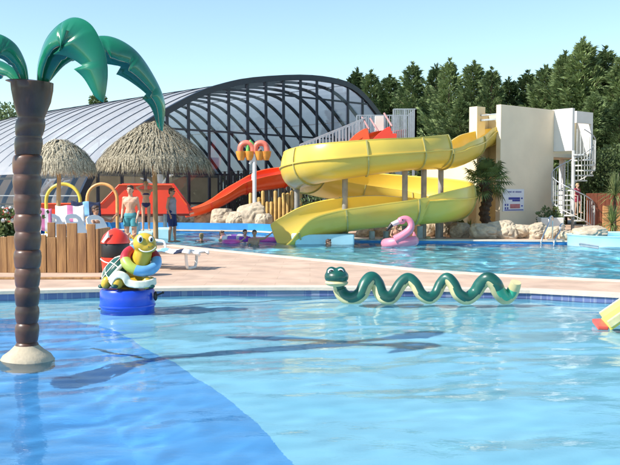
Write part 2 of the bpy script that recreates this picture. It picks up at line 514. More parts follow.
def pool_walls(poly, z0, z1, name, m):
    mb = MB(); n = len(poly)
    for i in range(n):
        a = poly[i]; b = poly[(i+1) % n]
        mb.add([(a[0], a[1], z0), (b[0], b[1], z0), (b[0], b[1], z1), (a[0], a[1], z1)], [(0, 1, 2, 3)])
    return struct(mb.build(name, m, fixn=False))
pool_walls(N_OUT, -0.12, 0.09, 'near_pool_tile_band', M_tile)
pool_walls(N_OUT, -1.6, -0.12, 'near_pool_wall', M_linerL)
pool_walls(F_OUT, -1.5, 0.09, 'far_pool_wall', M_bluew)
# floors
SH, DP = -0.42, -1.15
b_px = [(-260, 338), (0, 343), (70, 346), (112, 356), (176, 396), (235, 440), (268, 475), (320, 540)]
bl = [G(x, y, SH) for x, y in b_px]
line = [(p.x, p.y) for p in bl] + [(1.4, 2.0), (2.6, -7)]
shal = [(14.0, -7.0), (14, 14.5), (-14, 14.5), (-14, line[0][1] + 0.3)] + line
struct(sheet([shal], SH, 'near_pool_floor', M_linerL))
mb = MB()
dline = [(x - 0.8, y - 0.45) for x, y in line]
for i in range(len(line) - 1):
    a, b = line[i], line[i + 1]; c, d = dline[i + 1], dline[i]
    mb.add([(a[0], a[1], SH), (b[0], b[1], SH), (c[0], c[1], DP), (d[0], d[1], DP)], [(0, 1, 2, 3)])
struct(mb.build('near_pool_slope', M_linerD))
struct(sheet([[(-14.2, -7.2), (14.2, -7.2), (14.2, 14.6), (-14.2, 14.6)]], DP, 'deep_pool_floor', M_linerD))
struct(sheet([offset_poly(F_OUT, 0.1)], -1.45, 'far_pool_floor', mat('far_liner', (0.30, 0.70, 0.85), 0.5, 0.05, 0.6)))
# dark strips laid on the pool floor to stand in for a cast shadow
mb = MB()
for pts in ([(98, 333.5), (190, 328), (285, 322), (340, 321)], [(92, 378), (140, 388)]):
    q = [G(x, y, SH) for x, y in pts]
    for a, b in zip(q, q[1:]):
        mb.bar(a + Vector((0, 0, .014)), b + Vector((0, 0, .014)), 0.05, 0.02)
struct(mb.build('pool_floor_shadow', mat('shadow_strip', (0.03, 0.07, 0.13), 0.6)))

def poly_y(chain, x):
    for (x0, y0), (x1, y1) in zip(chain, chain[1:]):
        if x0 <= x <= x1: return y0 + (y1 - y0) * (x - x0) / max(1e-6, x1 - x0)
    return chain[0][1] if x < chain[0][0] else chain[-1][1]
def grade(segs):
    out = []
    for a, b, st_ in segs:
        n_ = max(1, round((b - a) / st_)); out += [a + (b - a) * k / n_ for k in range(n_)]
    return out + [segs[-1][1]]
def wavy(xs, lo, hi, vs, z, name, m, amps, seed):
    """water surface: a grid between two edge chains with real ripples"""
    mb = MB(); nv = len(vs)
    ca, sa = math.cos(.35), math.sin(.35)
    for x in xs:
        y0, y1 = lo(x), hi(x)
        for v in vs:
            y = y0 + (y1 - y0) * v; h = 0
            for i, (wl, am, st_) in enumerate(amps):
                u_ = (x * ca + y * sa) / (wl * st_); w_ = (-x * sa + y * ca) / wl
                h += am * mnoise.noise(Vector((u_ + seed, w_ - i * 5.1, i * 3.7)))
            mb.v.append(Vector((x, y, z + h)))
    for i in range(len(xs) - 1):
        for j in range(nv - 1):
            a = i * nv + j; mb.f.append((a, a + nv, a + nv + 1, a + 1)); mb.mi.append(0)
    o = mb.build(name, m, smooth=True, fixn=False, angle=180)
    o.cycles.is_caustics_caster = True
    return struct(o)
n_hi = [(-14, 13.0)] + [(p.x, p.y) for p in near_far] + [(14, 10.5)]
wavy(grade([(-14, -6, .5), (-6, 6.2, .045), (6.2, 14, .5)]), lambda x: -7.0, lambda x: poly_y(n_hi, x) + .004, [q / 21.0 for q in grade([(0, 9, .6), (9, 21, .045)])], 0.0, 'near_pool_water', M_waterN,
     [(.95, .020, 1.6), (.42, .0125, 1.8), (.19, .0055, 1.6)], 3)
f_lo = sorted([(p.x, p.y) for p in (G(x, y) for x, y in far_px[:10])]); f_hi = sorted([(p.x, p.y) for p in (G(x, y) for x, y in far_px[10:])])
fx0, fx1 = max(f_lo[0][0], f_hi[0][0]) , min(f_lo[-1][0], f_hi[-1][0])
wavy(grade([(fx0 - 1, fx1 + 2, .085)]), lambda x: poly_y(f_lo, x) - .004, lambda x: poly_y(f_hi, x) + .004, [q / 14 for q in grade([(0, 14, .085)])], 0.02, 'far_pool_water', M_waterF,
     [(1.2, .05, 1.4), (.5, .035, 1.3), (.25, .012, 1.2)], 9)
for o in COL.objects:
    if 'floor' in o.name or 'slope' in o.name or o.name.endswith('pool_wall'): o.cycles.is_caustics_receiver = True
sl.cycles.is_caustics_light = True

# blue raised wall along the left far side of the far pool
mb = MB()
q = [G(x, y) for x, y in ((40, 228.4), (180, 229.4), (250, 230.4), (300, 233))]
for a, b in zip(q, q[1:]): mb.slab((a.x, a.y), (b.x, b.y), 0.3, 0.12, 0.42)
tag(mb.build('low_wall', M_bluew), 'low bright blue wall along the back edge of the far pool below the boulders', 'low wall')

# ------------------------------------------------------------------ glazed dome enclosure
DO = Vector((-10.15, 38, 0)); DE = Vector((0.725, 0.69, 0)).normalized(); DA = Vector((-0.69, 0.725, 0)).normalized()
prof = [(-0.25, 0.12), (-0.05, 1.2), (0.24, 1.87), (0.6, 2.5), (1.1, 3.15), (2.0, 3.95), (3.1, 4.7), (4.6, 5.6), (6.5, 6.55), (8.06, 7.1), (9.9, 7.55), (13.2, 8.0), (15.6, 8.07),
        (17.3, 7.85), (18.6, 7.2), (19.8, 6.25), (21.2, 5.0), (22.6, 3.5), (23.8, 1.9), (24.5, 0.12)]
profs = catmull(prof, 3)
def dp(s_, t_, z_): return DO + DE * s_ + DA * t_ + Vector((0, 0, z_))
def arch_z(s_):
    for a, b in zip(profs, profs[1:]):
        if a[0] <= s_ <= b[0] and b[0] > a[0]:
            return a[1] + (b[1] - a[1]) * (s_ - a[0]) / (b[0] - a[0])
    return 0.12
DL = 30.4; SP = 1.6
dome = thing('pool_enclosure', 'large arched glass and polycarbonate pool enclosure with dark blue ribs behind the slides', 'pool enclosure', tuple(dp(0, 0, 0)))
mb = MB()
ss = [(s_, z_) for s_, z_ in profs if z_ > 2.55 or s_ > 20]
for (s0, z0), (s1, z1) in zip(ss, ss[1:]):
    for k in range(19):
        t0, t1 = k * SP, (k + 1) * SP
        mb.add([dp(s0, t0, z0), dp(s1, t0, z1), dp(s1, t1, z1), dp(s0, t1, z0)], [(0, 1, 2, 3)])
M_roof = roof_mat(); M_glass = glass_mat('clear_glass', (0.90, 0.93, 0.95))
roof = mb.build('roof', M_roof, dome, smooth=True, fixn=False)
for k in range(20):
    mb = MB(); w = 0.20 if k == 0 else 0.13
    pts = [dp(s_ + (0 if k == 0 else .10 * (13 - s_) / 13), k * SP, z_ + (0.03 if k == 0 else -.05)) for s_, z_ in profs]
    for a, b in zip(pts, pts[1:]): mb.bar(a, b, w if k == 0 else 0.10, .30 if k == 0 else .20, up=(0, 0, 1) if False else tuple(DA.cross(b - a).normalized()))
    mb.build('rib', M_frame, roof)
mb = MB()
for idx in (5, 11, 17, 24, 31, 38, 45, 51):
    s_, z_ = profs[idx]; mb.bar(dp(s_, 0, z_ - .05), dp(s_, DL, z_ - .05), 0.05)
mb.build('purlin', M_steel, roof)
# clear side glazing below the roof panels on the left
mb = MB()
sd_ = [(s_, z_) for s_, z_ in profs if z_ <= 2.56 and s_ < 5]
sd_.append(next((s_, z_) for s_, z_ in profs if z_ > 2.56))
for (s0, z0), (s1, z1) in zip(sd_, sd_[1:]):
    mb.add([dp(s0, 0, z0), dp(s1, 0, z1), dp(s1, DL, z1), dp(s0, DL, z0)], [(0, 1, 2, 3)])
mb.build('side_glazing', M_glass, dome, fixn=False)
mb = MB(); mb.bar(dp(0.62, 0, 2.5), dp(0.62, DL, 2.5), 0.12); mb.bar(dp(-.05, 0, 1.2), dp(-.05, DL, 1.2), 0.07)
mb.build('side_rail', M_frame, dome)
# end facade
mb = MB()
n_ = len(profs)
mb.v = [dp(s_, 0.05, z_) for s_, z_ in profs]
mb.f = [tuple(range(n_))[::-1]]; mb.mi = [0]
mb.build('end_glazing', M_glass, dome, fixn=False)
s_ = 0.9
while s_ < 24:
    mb = MB(); mb.bar(dp(s_, 0.0, 0.12), dp(s_, 0.0, arch_z(s_)), 0.10, 0.12, up=tuple(DE)); mb.build('mullion', M_frame, dome); s_ += 1.24
for z_ in (2.68, 4.82, 6.98, 1.25):
    xs = [a for a in [i * 0.1 for i in range(-2, 246)] if arch_z(a) >= z_]
    if xs:
        mb = MB(); mb.bar(dp(xs[0], -0.01, z_), dp(xs[-1], -0.01, z_), 0.10, 0.09); mb.build('transom', M_frame, dome)
# interior back wall with stone band, things seen through the glass
bw = thing('inner_wall', 'beige wall with grey stone courses seen through the enclosure glass', 'wall', tuple(dp(0, 20, 0.1)))
mb = MB(); a = dp(0.6, 20, 0); b = dp(23, 20, 0); mb.slab((a.x, a.y), (b.x, b.y), 0.2, 0.1, 3.0); mb.build('render_base', mat('tan_panel', (0.60, 0.45, 0.28), 0.8, 0.1, 0.8), bw)
mb = MB(); a = dp(0.9, 20, 0); mb.slab((a.x, a.y), (b.x, b.y), 0.24, 3.0, 4.6)
mb.build('stone_band', mat('grey_stone', (0.22, 0.21, 0.20), 0.9, 0.3, 1.2, stretch=(0.6, 0.6, 3), bump=0.5), bw)
for i, (s_, t_) in enumerate(((2.5, 9), (5.0, 12), (9.5, 8))):
    c = dp(s_, t_, 0.12)
    pt = thing('column', ['white stucco column near the left end inside the glass enclosure', 'pale branching column in the middle of the enclosure', 'pale column with bracket right of centre inside the enclosure'][i], 'column', tuple(c))
    mb = MB(); mb.tube([c, c + Vector((0, 0, 2.9))], 0.22, 12); mb.build('shaft', M_whiter, pt, smooth=True)
    mb = MB()
    for k in range(5):
        an = k * 1.25 + i
        mb.tube([c + Vector((0, 0, 1.6 + .1*k)), c + Vector((math.cos(an) * .7, math.sin(an) * .7, 2.3 + .1*k)), c + Vector((math.cos(an) * 1.1, math.sin(an) * 1.1, 2.4 + .1*k))], [.1, .08, .04], 8)
    mb.build('branch', M_whiter, pt, smooth=True)

# ------------------------------------------------------------------ slide tower
TW = Vector((7.28, 33.0, 0)); TD = Vector((0.769, 0.639, 0)); TN = Vector((-0.639, 0.769, 0))   # along the main face / back from it
def tp(k, b_, z_): return TW + TD * k + TN * b_ + Vector((0, 0, z_))
def tslab(mb, k0, k1, b0, b1, z0, z1):
    vs = [tp(k0, b0, z0), tp(k1, b0, z0), tp(k1, b1, z0), tp(k0, b1, z0), tp(k0, b0, z1), tp(k1, b0, z1), tp(k1, b1, z1), tp(k0, b1, z1)]
    mb.add(vs, [(0,3,2,1),(4,5,6,7),(0,1,5,4),(1,2,6,5),(2,3,7,6),(3,0,4,7)])
tower = thing('slide_tower', 'tall rendered slide tower with plain pale walls at the head of the yellow slide', 'tower', tuple(TW))
mb = MB(); tslab(mb, 0, 3.45, 0, 0.22, 0.12, 5.1); mb.build('main_wall', M_greyr, tower, bevel=0.01)
mb = MB(); tslab(mb, 0.0, 0.5, 1.15, 1.55, 0.12, 5.12); tslab(mb, 0.505, 3.2, 1.36, 1.55, 0.12, 4.9); mb.build('corner_column', M_cream, tower, bevel=0.01)
mb = MB(); tslab(mb, 0.95, 1.1, 0.225, 1.35, 0.12, 4.85); mb.build('recessed_wall', M_cream, tower)
mb = MB(); tslab(mb, 0.2, 0.28, 0.225, 1.145, 4.55, 4.62); tslab(mb, 0.2, 0.28, 0.225, 1.145, 4.75, 4.8); mb.build('top_rail', M_steel, tower)
mb = MB(); tslab(mb, 1.105, 3.45, 0.225, 1.355, 3.2, 3.36); mb.build('platform', M_greyr, tower)
mb = MB(); tslab(mb, 3.455, 3.62, -0.85, 0.3, 3.42, 5.12); mb.build('side_panel', M_whiter, tower, bevel=0.008)
mb = MB(); tslab(mb, 4.9, 6.12, -0.1, 0.02, 4.66, 5.15); tslab(mb, 5.98, 6.12, -0.1, 0.02, 3.36, 4.657); tslab(mb, 5.98, 6.10, 0.022, 1.5, 3.36, 5.13); mb.build('stair_lintel', M_whiter, tower)
mb = MB(); tslab(mb, 3.62, 5.97, 0.6, 0.7, 3.36, 4.95); mb.build('rear_panel', M_cream, tower)
mb = MB(); tslab(mb, 3.5, 6.12, 0.05, 1.5, 3.2, 3.355); mb.build('landing', M_greyr, tower)
mb = MB(); tslab(mb, 4.7, 4.9, 1.2, 1.4, 0.12, 3.195); tslab(mb, 5.9, 6.1, 1.2, 1.4, 0.12, 3.195); mb.build('landing_post', M_whiter, tower)
# low cream wall left of the tower
a = G(428, 237); bpt = tp(0.1, 1.8, 0)
mb = MB(); mb.slab((P(425, 200, 37.5).x, 37.5), (P(476, 200, 35.2).x, 35.2), 0.22, 0.12, 3.35)
tag(mb.build('garden_wall', M_cream), 'cream rendered garden wall behind the real palm tree, left of the tower', 'wall')

# information board on the tower wall
sg = thing('wall_sign', 'white rules board with blue print on the tower wall beside the palm', 'sign', tuple(tp(0.1, -0.02, 1.3)))
mb = MB(); tslab(mb, 0.14, 1.46, -0.03, -0.004, 1.02, 1.88); mb.build('board', mat('white_board', (0.75, 0.76, 0.82), 0.4, 0.02, 3), sg)
mbb = MB(); mbr = MB()
def tstroke(m_, k0, k1, z0, z1): tslab(m_, k0, k1, -0.036, -0.032, z0, z1)
kk = 0.42
for wd_ in (4, 2, 6):
    for c_ in range(wd_):
        tstroke(mbb, kk, kk + 0.012, 1.74, 1.80); tstroke(mbb, kk + .035, kk + 0.047, 1.74, 1.80)
        tstroke(mbb, kk + .0125, kk + .0345, *( (1.788, 1.80) if c_ % 2 else (1.764, 1.776))); kk += 0.065
    kk += 0.05
tstroke(mbb, 0.48, 1.2, 1.47, 1.56); tstroke(mbb, 0.72, 1.2, 1.40, 1.465); tstroke(mbb, 1.27, 1.37, 1.49, 1.55)
for i in range(2):
    for j in range(2): tstroke(mbb, 0.25 + i * .14, 0.33 + i * .14, 1.1 + j * .13, 1.18 + j * .13)
tstroke(mbb, 1.28, 1.38, 1.2, 1.25); tstroke(mbb, 0.24, 1.42, 1.05, 1.085)
mbb.build('blue_print', mat('blue_ink', (0.02, 0.04, 0.35), 0.5), sg)
tstroke(mbr, 0.58, 1.2, 1.13, 1.3); mbr.build('red_print', mat('red_ink', (0.5, 0.16, 0.18), 0.5), sg)

# spiral staircase
SCt = P(573, 200, 34.0); SCt.z = 0
st = thing('spiral_staircase', 'grey metal spiral staircase climbing beside the slide tower', 'staircase', (SCt.x, SCt.y, 0.12))
mb = MB(); mb.tube([SCt + Vector((0, 0, .12)), SCt + Vector((0, 0, 3.4))], 0.07, 12); mb.build('centre_pole', mat('pale_grey_paint', (0.6, 0.6, 0.58), 0.5), st, smooth=True)
M_pg = MATS['pale_grey_paint']
NS = 16; rr_ = 0.82
hr = []
for k in range(NS):
    a0 = R(-20 - 28 * k); z = 0.30 + k * 0.195
    mb = MB(); pts = []
    for j in range(4):
        a = a0 - R(9.3 * j); pts.append(SCt + Vector((math.cos(a) * rr_, math.sin(a) * rr_, z)))
    inner = SCt + Vector((0, 0, z))
    mb.prism([inner] + pts, (0, 0, -0.055)); mb.build('tread', M_pg, st)
    mb = MB()
    for j in (0, 1, 2):
        a = a0 - R(9.3 * j); p = SCt + Vector((math.cos(a) * rr_, math.sin(a) * rr_, z))
        mb.tube([p, p + Vector((0, 0, 0.95))], 0.013, 6)
    mb.build('baluster', M_pg, st)
    hr.append(SCt + Vector((math.cos(a0) * rr_, math.sin(a0) * rr_, z + 0.95)))
mb = MB(); mb.tube(catmull([tuple(p) for p in hr], 4), 0.022, 8); mb.build('handrail', M_steel, st, smooth=True)
mb = MB(); mb.tube(catmull([tuple(p - Vector((0, 0, .98))) for p in hr], 4), 0.02, 8); mb.build('stringer', M_pg, st, smooth=True)

# ------------------------------------------------------------------ yellow water slide
cpath = []
for (k_, b_, z_, oa_, ia_, r_) in ((0.9, .70, 4.22, 100, 100, .45), (0.3, .70, 4.14, 104, 100, .47), (-0.6, .66, 3.90, 108, 100, .55)):
    q = tp(k_, b_, z_); cpath.append((q.x, q.y, q.z, oa_, ia_, r_))
cpath += [(*P(x, y, Y), oa, ia, r_) for x, y, Y, oa, ia, r_ in ((465, 144.5, 31.7, 108, 98, .60), (451, 151.5, 31.1, 104, 95, .56), (438, 154.5, 30.6, 104, 95, .48), (424, 155, 30.0, 104, 95, .46), (414, 155, 29.7, 104, 95, .44))]
ypath = [  # px, py, Y, outer angle, inner angle, radius
    (437.5, 150.5, 30.5, 138, 92, .56), (428, 151.5, 30.1, 138, 90, .54),
    (410, 153.5, 29.7, 138, 88, .53), (375, 156, 29.3, 136, 86, .58), (335, 160, 29.3, 132, 85, .65), (312, 164, 30.0, 131, 85, .68), (301, 169, 31.3, 130, 85, .70),
    (311, 175, 33.0, 130, 85, .71), (338, 181, 34.3, 128, 85, .72), (380, 186, 34.9, 126, 85, .73), (420, 190, 34.4, 124, 85, .75), (445, 193.5, 33.0, 122, 85, .77),
    (453, 197, 31.2, 120, 85, .78), (442, 199.5, 29.8, 114, 90, .76), (410, 202.5, 29.2, 98, 104, .73), (372, 206, 29.0, 92, 118, .71), (335, 211, 28.9, 90, 122, .72),
    (308, 217, 28.8, 85, 118, .75), (288, 223.5, 28.7, 62, 105, .80), (277, 227, 28.6, 50, 92, .86)]
pw = [(*P(x, y, Y), oa, ia, r_) for x, y, Y, oa, ia, r_ in ypath]
ys = catmull(pw, 8)
def trough(samples, mname, m, parent, thick=0.045, seg=20, left=True, lip=0.05):
    mb = MB(); rows = []
    for i, q in enumerate(samples):
        c = Vector(q[:3]); a = Vector(samples[max(i-1, 0)][:3]); b = Vector(samples[min(i+1, len(samples)-1)][:3])
        T = (b - a).normalized(); Lf = Vector((0, 0, 1)).cross(T).normalized(); U = T.cross(Lf).normalized()
        oa, ia, r_ = R(q[3]), R(q[4]), q[5]
        row = []
        no = seg // 3 if q[3] > 100 else 0
        lim = min(oa, PI / 2) if no else oa
        prof_ = []   # (side, up, normal side, normal up)
        for k in range(seg + 1 - no):
            an = -ia + (lim + ia) * k / (seg - no); prof_.append((math.sin(an), -math.cos(an), math.sin(an), -math.cos(an)))
        for k in range(1, no + 1):
            t_ = k / no * (oa - PI / 2) / R(50); prof_.append((1 - .22 * t_ * t_, .95 * t_, .9, .35 * t_))
        for x_, u_, nx, nu in prof_: row.append(c + (Lf * x_ + U * u_) * r_)
        x_, u_, nx, nu = prof_[-1]; row.append(c + (Lf * x_ + U * u_) * r_ + (Lf * nx + U * nu) * lip + U * .03)
        row.append(c + (Lf * x_ + U * u_) * r_ + (Lf * nx + U * nu) * lip - U * .01)
        for k in range(len(prof_) - 1, -1, -1):
            x_, u_, nx, nu = prof_[k]; nn = Lf * nx + U * nu; base_p = c + (Lf * x_ + U * u_) * r_ + nn * thick
            if k == seg - no and no: row += [base_p + U * .035, base_p + nn * .05 + U * .03, base_p + nn * .05 - U * .01, base_p - U * .02]
            elif k == len(prof_) - 1: row.append(base_p - U * .01)
            else: row.append(base_p)
        x_, u_, nx, nu = prof_[0]; row.append(c + (Lf * x_ + U * u_) * r_ + (Lf * nx + U * nu) * lip)
        while len(row) < 2 * (seg + 1) + 7: row.insert(0, row[0].copy())
        rows.append(row)
    n = len(rows[0]); base = len(mb.v)
    for r_ in rows: mb.v += r_
    for i in range(len(rows) - 1):
        for k in range(n):
            l = (k + 1) % n
            mb.f.append((i*n + k, i*n + l, (i+1)*n + l, (i+1)*n + k)); mb.mi.append(0)
    mb.f.append(tuple(range(n))); mb.mi.append(0); mb.f.append(tuple((len(rows)-1)*n + k for k in range(n))[::-1]); mb.mi.append(0)
    return mb.build(mname, m, parent, smooth=True, angle=50)
def flange(samples, i, m, parent, name='joint_flange', w=0.05):
    q = samples[i]; c = Vector(q[:3]); T = (Vector(samples[i+1][:3]) - Vector(samples[i-1][:3])).normalized()
    Lf = Vector((0, 0, 1)).cross(T).normalized(); U = T.cross(Lf).normalized()
    oa, ia, r_ = R(q[3]), R(q[4]), q[5]
    mb = MB(); rows = []; prof_ = []
    lim = min(oa, PI / 2) if q[3] > 100 else oa
    for k in range(15):
        an = -ia + (lim + ia) * k / 14; prof_.append((math.sin(an), -math.cos(an), math.sin(an), -math.cos(an)))
    if q[3] > 100:
        for k in range(1, 6):
            t_ = k / 5 * (oa - PI / 2) / R(50); prof_.append((1 - .22 * t_ * t_, .95 * t_, .95, .3 * t_))
    seg = len(prof_) - 1
    for x_, u_, nx, nu in prof_:
        p_ = c + (Lf * x_ + U * u_) * r_; d = Lf * nx + U * nu
        rows.append([p_ + d * .03 - T * w/2, p_ + d * .03 + T * w/2, p_ + d * .09 + T * w/2, p_ + d * .09 - T * w/2])
    mb.v = [p for r2 in rows for p in r2]
    for k in range(seg):
        for j in range(4):
            l = (j + 1) % 4; mb.f.append((k*4 + j, k*4 + l, (k+1)*4 + l, (k+1)*4 + j)); mb.mi.append(0)
    mb.f += [(0, 1, 2, 3), tuple(seg*4 + j for j in (3, 2, 1, 0))]; mb.mi += [0, 0]
    return mb.build(name, m, parent)
o0 = G(372, 240)
ysl = thing('water_slide', 'big yellow open flume that curls down in a double loop from the tower', 'water slide', (o0.x, 31, 0.12))
flume = trough(ys, 'flume', M_yel, ysl)
cs_ = catmull(cpath, 8)
start_chute = trough(cs_, 'start_chute', M_yel, ysl)
for i in (10, 22, 38): flange(cs_, i, M_yeld, start_chute)
for i in (1, 14, 26, 40, 54, 68, 82, 98, 112, 126, 142): flange(ys, i, M_yeld, flume)
for px, pt_, Y in ((297, 186, 31.4), (345, 174, 29.6), (405, 165, 29.9), (424, 162, 30.3), (441, 160, 31.0), (372, 231, 29.1), (386, 231, 29.6), (420, 226, 29.4), (438, 222, 30.4), (456, 222, 31.2), (442, 205, 33.5)):
    top = P(px, pt_, Y)
    # stop under the lowest flume surface that passes over this spot
    mb = MB(); mb.tube([(top.x, Y, 0.12), tuple(top)], 0.10, 12); mb.lathe([(0.2, 0.12), (0.2, 0.15), (0.11, 0.16)], (top.x, Y, 0), 12)
    mb.build('support_pole', mat('grey_pole', (0.30, 0.29, 0.27), 0.6, 0.15, 3), ysl, smooth=True)
# landing pad at the slide foot
mb = MB(); a = P(293, 240, 28.2); b = P(352, 240, 28.6)
mb.slab((a.x, 28.6), (b.x, 28.9), 1.0, -0.05, 0.36)
tag(mb.build('landing_pad', M_cyan, bevel=0.05), 'pale blue padded block lying in the water under the yellow slide mouth', 'foam block')

# ------------------------------------------------------------------ red slides, stair platform
rs = [(P(184, 206, 40.0), 70, 70, .5), (P(200, 203, 40.2), 75, 75, .5), (P(218, 195, 40.5), 80, 80, .52), (P(238, 183, 41), 85, 85, .58), (P(260, 176, 41.4), 104, 85, .68), (P(285, 171, 41.8), 104, 85, .72),
      (P(315, 162, 42.1), 85, 85, .52), (P(345, 146, 42.4), 85, 85, .5), (P(368, 133, 42.6), 85, 85, .5), (P(388, 129, 42.8), 85, 85, .5)]
rsl = thing('red_slide', 'long orange red wavy slide dropping from the railed platform to the boulders', 'water slide', tuple(G(285, 232)))
smp = catmull([(*p, a, b, r_) for p, a, b, r_ in rs], 7)
ch = trough(smp, 'chute', M_ored, rsl, seg=12)
for i in (10, 22, 34, 46): flange(smp, i, M_red, ch, w=0.04)
for px, y_, Y in ((253, 182, 41.3), (325, 166, 42.2)):
    t_ = P(px, y_, Y); mb = MB(); mb.tube([(t_.x, Y, .12), tuple(t_)], .08, 10); mb.build('support_pole', M_steel, rsl, smooth=True)
rs2 = [(P(x, y, Y), 80, 80, .5) for x, y, Y in ((300, 172, 43.1), (335, 160, 43.5), (365, 148, 43.9), (388, 132, 44.2), (402, 128, 44.4))]
r2 = thing('red_slide', 'second red slide lane with a tall side fin beside the railed platform', 'water slide', tuple(G(385, 228)))
trough(catmull([(*p, a, b, r_) for p, a, b, r_ in rs2], 7), 'chute', M_red, r2, seg=12)
mb = MB(); mb.prism([P(x, y, 42.0) for x, y in ((346, 144), (350, 139.5), (355, 134.5), (360, 131), (364, 128.8), (367, 128.2), (368.5, 131), (369.5, 137), (371, 144))], (0, .12, 0)); mb.build('side_fin', M_ored, rsl, bevel=.02)
mb = MB(); mb.prism([P(x, y, 41.7) for x, y in ((369, 144), (373, 139), (378, 134), (383, 130), (387, 127.3), (390, 126.4), (391.3, 129), (392, 133.3), (397, 133.6), (397, 144))], (0, .12, 0)); mb.build('side_fin', M_red, r2, bevel=.02)

pl = thing('platform', 'steel slide platform and stairs with grey railings behind the yellow flume', 'platform', tuple(G(385, 229)))
PZ = P(390, 142, 43.6).z
x0, x1 = P(360, 140, 43).x, P(415, 140, 43).x
mb = MB(); mb.box((x0, 42.6, PZ - .15), (x1, 46, PZ)); mb.build('floor', M_steel, pl)
for x in (x0 + .1, x1 - .1):
    for y in (42.8, 45.8):
        mb = MB(); mb.bar((x, y, .12), (x, y, PZ - .15), .12); mb.build('leg', M_steel, pl)
def railing(p0, p1, h, parent, n):
    mb = MB(); p0 = Vector(p0); p1 = Vector(p1); up = Vector((0, 0, h))
    for i in range(n + 1):
        q = p0.lerp(p1, i / n); mb.bar(q, q + up, .05 if i % 6 else .08)
    mb.bar(p0 + up, p1 + up, .06); mb.bar(p0 + up * .08, p1 + up * .08, .04)
    mb.build('railing', M_steel, parent)
rh = P(390, 111, 43.6).z - PZ
railing((P(394, 0, 42.7).x, 42.7, PZ), (x1, 42.7, PZ), rh, pl, 12)
railing((x1, 42.7, PZ), (x1, 46, PZ), rh, pl, 14)
railing((x0, 46, PZ), (x1, 46, PZ), rh, pl, 22)
bs = P(312, 150, 42.9)
railing((bs.x - .6, 42.9, bs.z - .9), (x0 + .3, 42.9, PZ), rh * .75, pl, 20)
railing((bs.x - .6, 44.1, bs.z - .9), (x0 + .3, 44.1, PZ), rh * .75, pl, 20)
mb = MB()
for i in range(12):
    q = Vector((bs.x - .6, 43.5, bs.z - .9)).lerp(Vector((x0, 43.5, PZ)), i / 11.0); mb.box((q.x - .15, 42.95, q.z - .04), (q.x + .15, 44.05, q.z))
mb.build('stair_treads', M_steel, pl)
mb = MB(); a = P(378, 143, 43.4); mb.box((a.x - .15, 43.3, .12), (a.x + .28, 43.7, P(378, 116, 43.4).z)); mb.build('post', M_whiter, pl)
for xa, ya, xb, yb in ((362, 117, 369, 129), (370, 118, 378, 131), (384, 113, 392, 126)):
    mb = MB(); mb.tube([P(xa, ya, 43), P(xb, yb, 42.8)], .05, 8); mb.build('hand_bar', mat('pink_paint', (.6, .35, .35), .5), pl)

# red wall-sided slide run at the left
rw = thing('red_slide', 'wide low red slide trough with a raised hump behind the sun loungers', 'water slide', tuple(G(110, 236)))
mb = MB(); th = Vector((0, .14, 0))
mb.prism([P(36, 204, 34), P(101, 203.5, 34), P(119, 185, 34), P(172, 185, 34), P(187, 205, 34), P(190, 214, 34), P(36, 215, 34)], th); mb.build('side_wall', M_red, rw, bevel=.02)
mb = MB(); mb.prism([P(36, 206, 35.6), P(105, 206, 35.6), P(122, 183.5, 35.6), P(174, 183.5, 35.6), P(190, 206, 35.6), P(190, 216, 35.6), P(36, 216, 35.6)], th); mb.build('side_wall', M_red, rw, bevel=.02)
mb = MB()
for (a, b) in zip([(36, 211), (104, 210), (120, 193), (173, 193), (188, 211)], [(104, 210), (120, 193), (173, 193), (188, 211), (189, 213)]):
    A = P(*a, 34.14); B = P(*b, 34.14); C = Vector((B.x, 35.6, B.z)); D = Vector((A.x, 35.6, A.z)); mb.prism([A, B, C, D], (0, 0, -.06))
mb.build('slide_bed', M_red, rw)
mb = MB(); p = [P(36, 204, 33.95), P(101, 203.5, 33.95), P(119, 185, 33.95), P(172, 185, 33.95), P(187, 205, 33.95)]
mb.tube(p, .035, 8); mb.build('rim', M_ored, rw)
for px in (50, 95, 130, 165):
    a = P(px, 213, 34.8); mb = MB(); mb.tube([(a.x, 34.8, .12), tuple(a)], .08, 8); mb.build('leg', M_steel, rw)

# ------------------------------------------------------------------ water features
for px, py, Y, rpx, m, lab in ((63, 184, 30, 17, mat('yellow_tube', (.75, .58, .08), .35), 'yellow spray hoop standing left, behind the small thatched parasol pole'), (102, 184, 31.5, 15, mat('orange_tube', (.85, .40, .14), .35), 'orange spray hoop standing right of the yellow hoop')):
    r_ = rpx / F0 * Y; top = P(px, py, Y); cz = top.z - r_
    pts = [(top.x - r_, Y, .12)] + [(top.x - r_ * math.cos(t), Y, cz + r_ * math.sin(t)) for t in [PI * k / 18 for k in range(19)]] + [(top.x + r_, Y, .12)]
    mb = MB(); mb.tube(pts, .06, 10); tag(mb.build('spray_hoop', m, smooth=True), lab, 'water hoop', 'spray hoops')
wt = thing('tipping_bucket_feature', 'water play post with pink arches, orange buckets and a green loop', 'water feature', tuple(G(254, 230)))
Yw = 38.5; c = P(254, 0, Yw).x; s1 = Yw / F0
def W(px, py, Y=Yw): return P(px, py, Y)
mb = MB(); mb.tube([(c, Yw, .12), tuple(W(254.5, 150))], .09, 10); mb.build('post', M_whitep, wt, smooth=True)
M_pinkc = mat('coral_plastic', (.80, .20, .14), .4); M_orc = mat('orange_plastic', (.85, .34, .06), .4); M_grc = mat('lime_plastic', (.15, .5, .12), .4)
for xs_ in ((240, 253), (255, 267)):
    mb = MB(); x0_, x1_ = xs_; cx = (x0_ + x1_) / 2; hw = (x1_ - x0_) / 2
    mb.tube([W(cx - hw * math.cos(t), 152 - 9 * math.sin(t) ** .6 if 0 < t < PI else 154) for t in [PI * k / 12 for k in range(13)]], .13, 10); mb.build('arch', M_pinkc, wt, smooth=True)
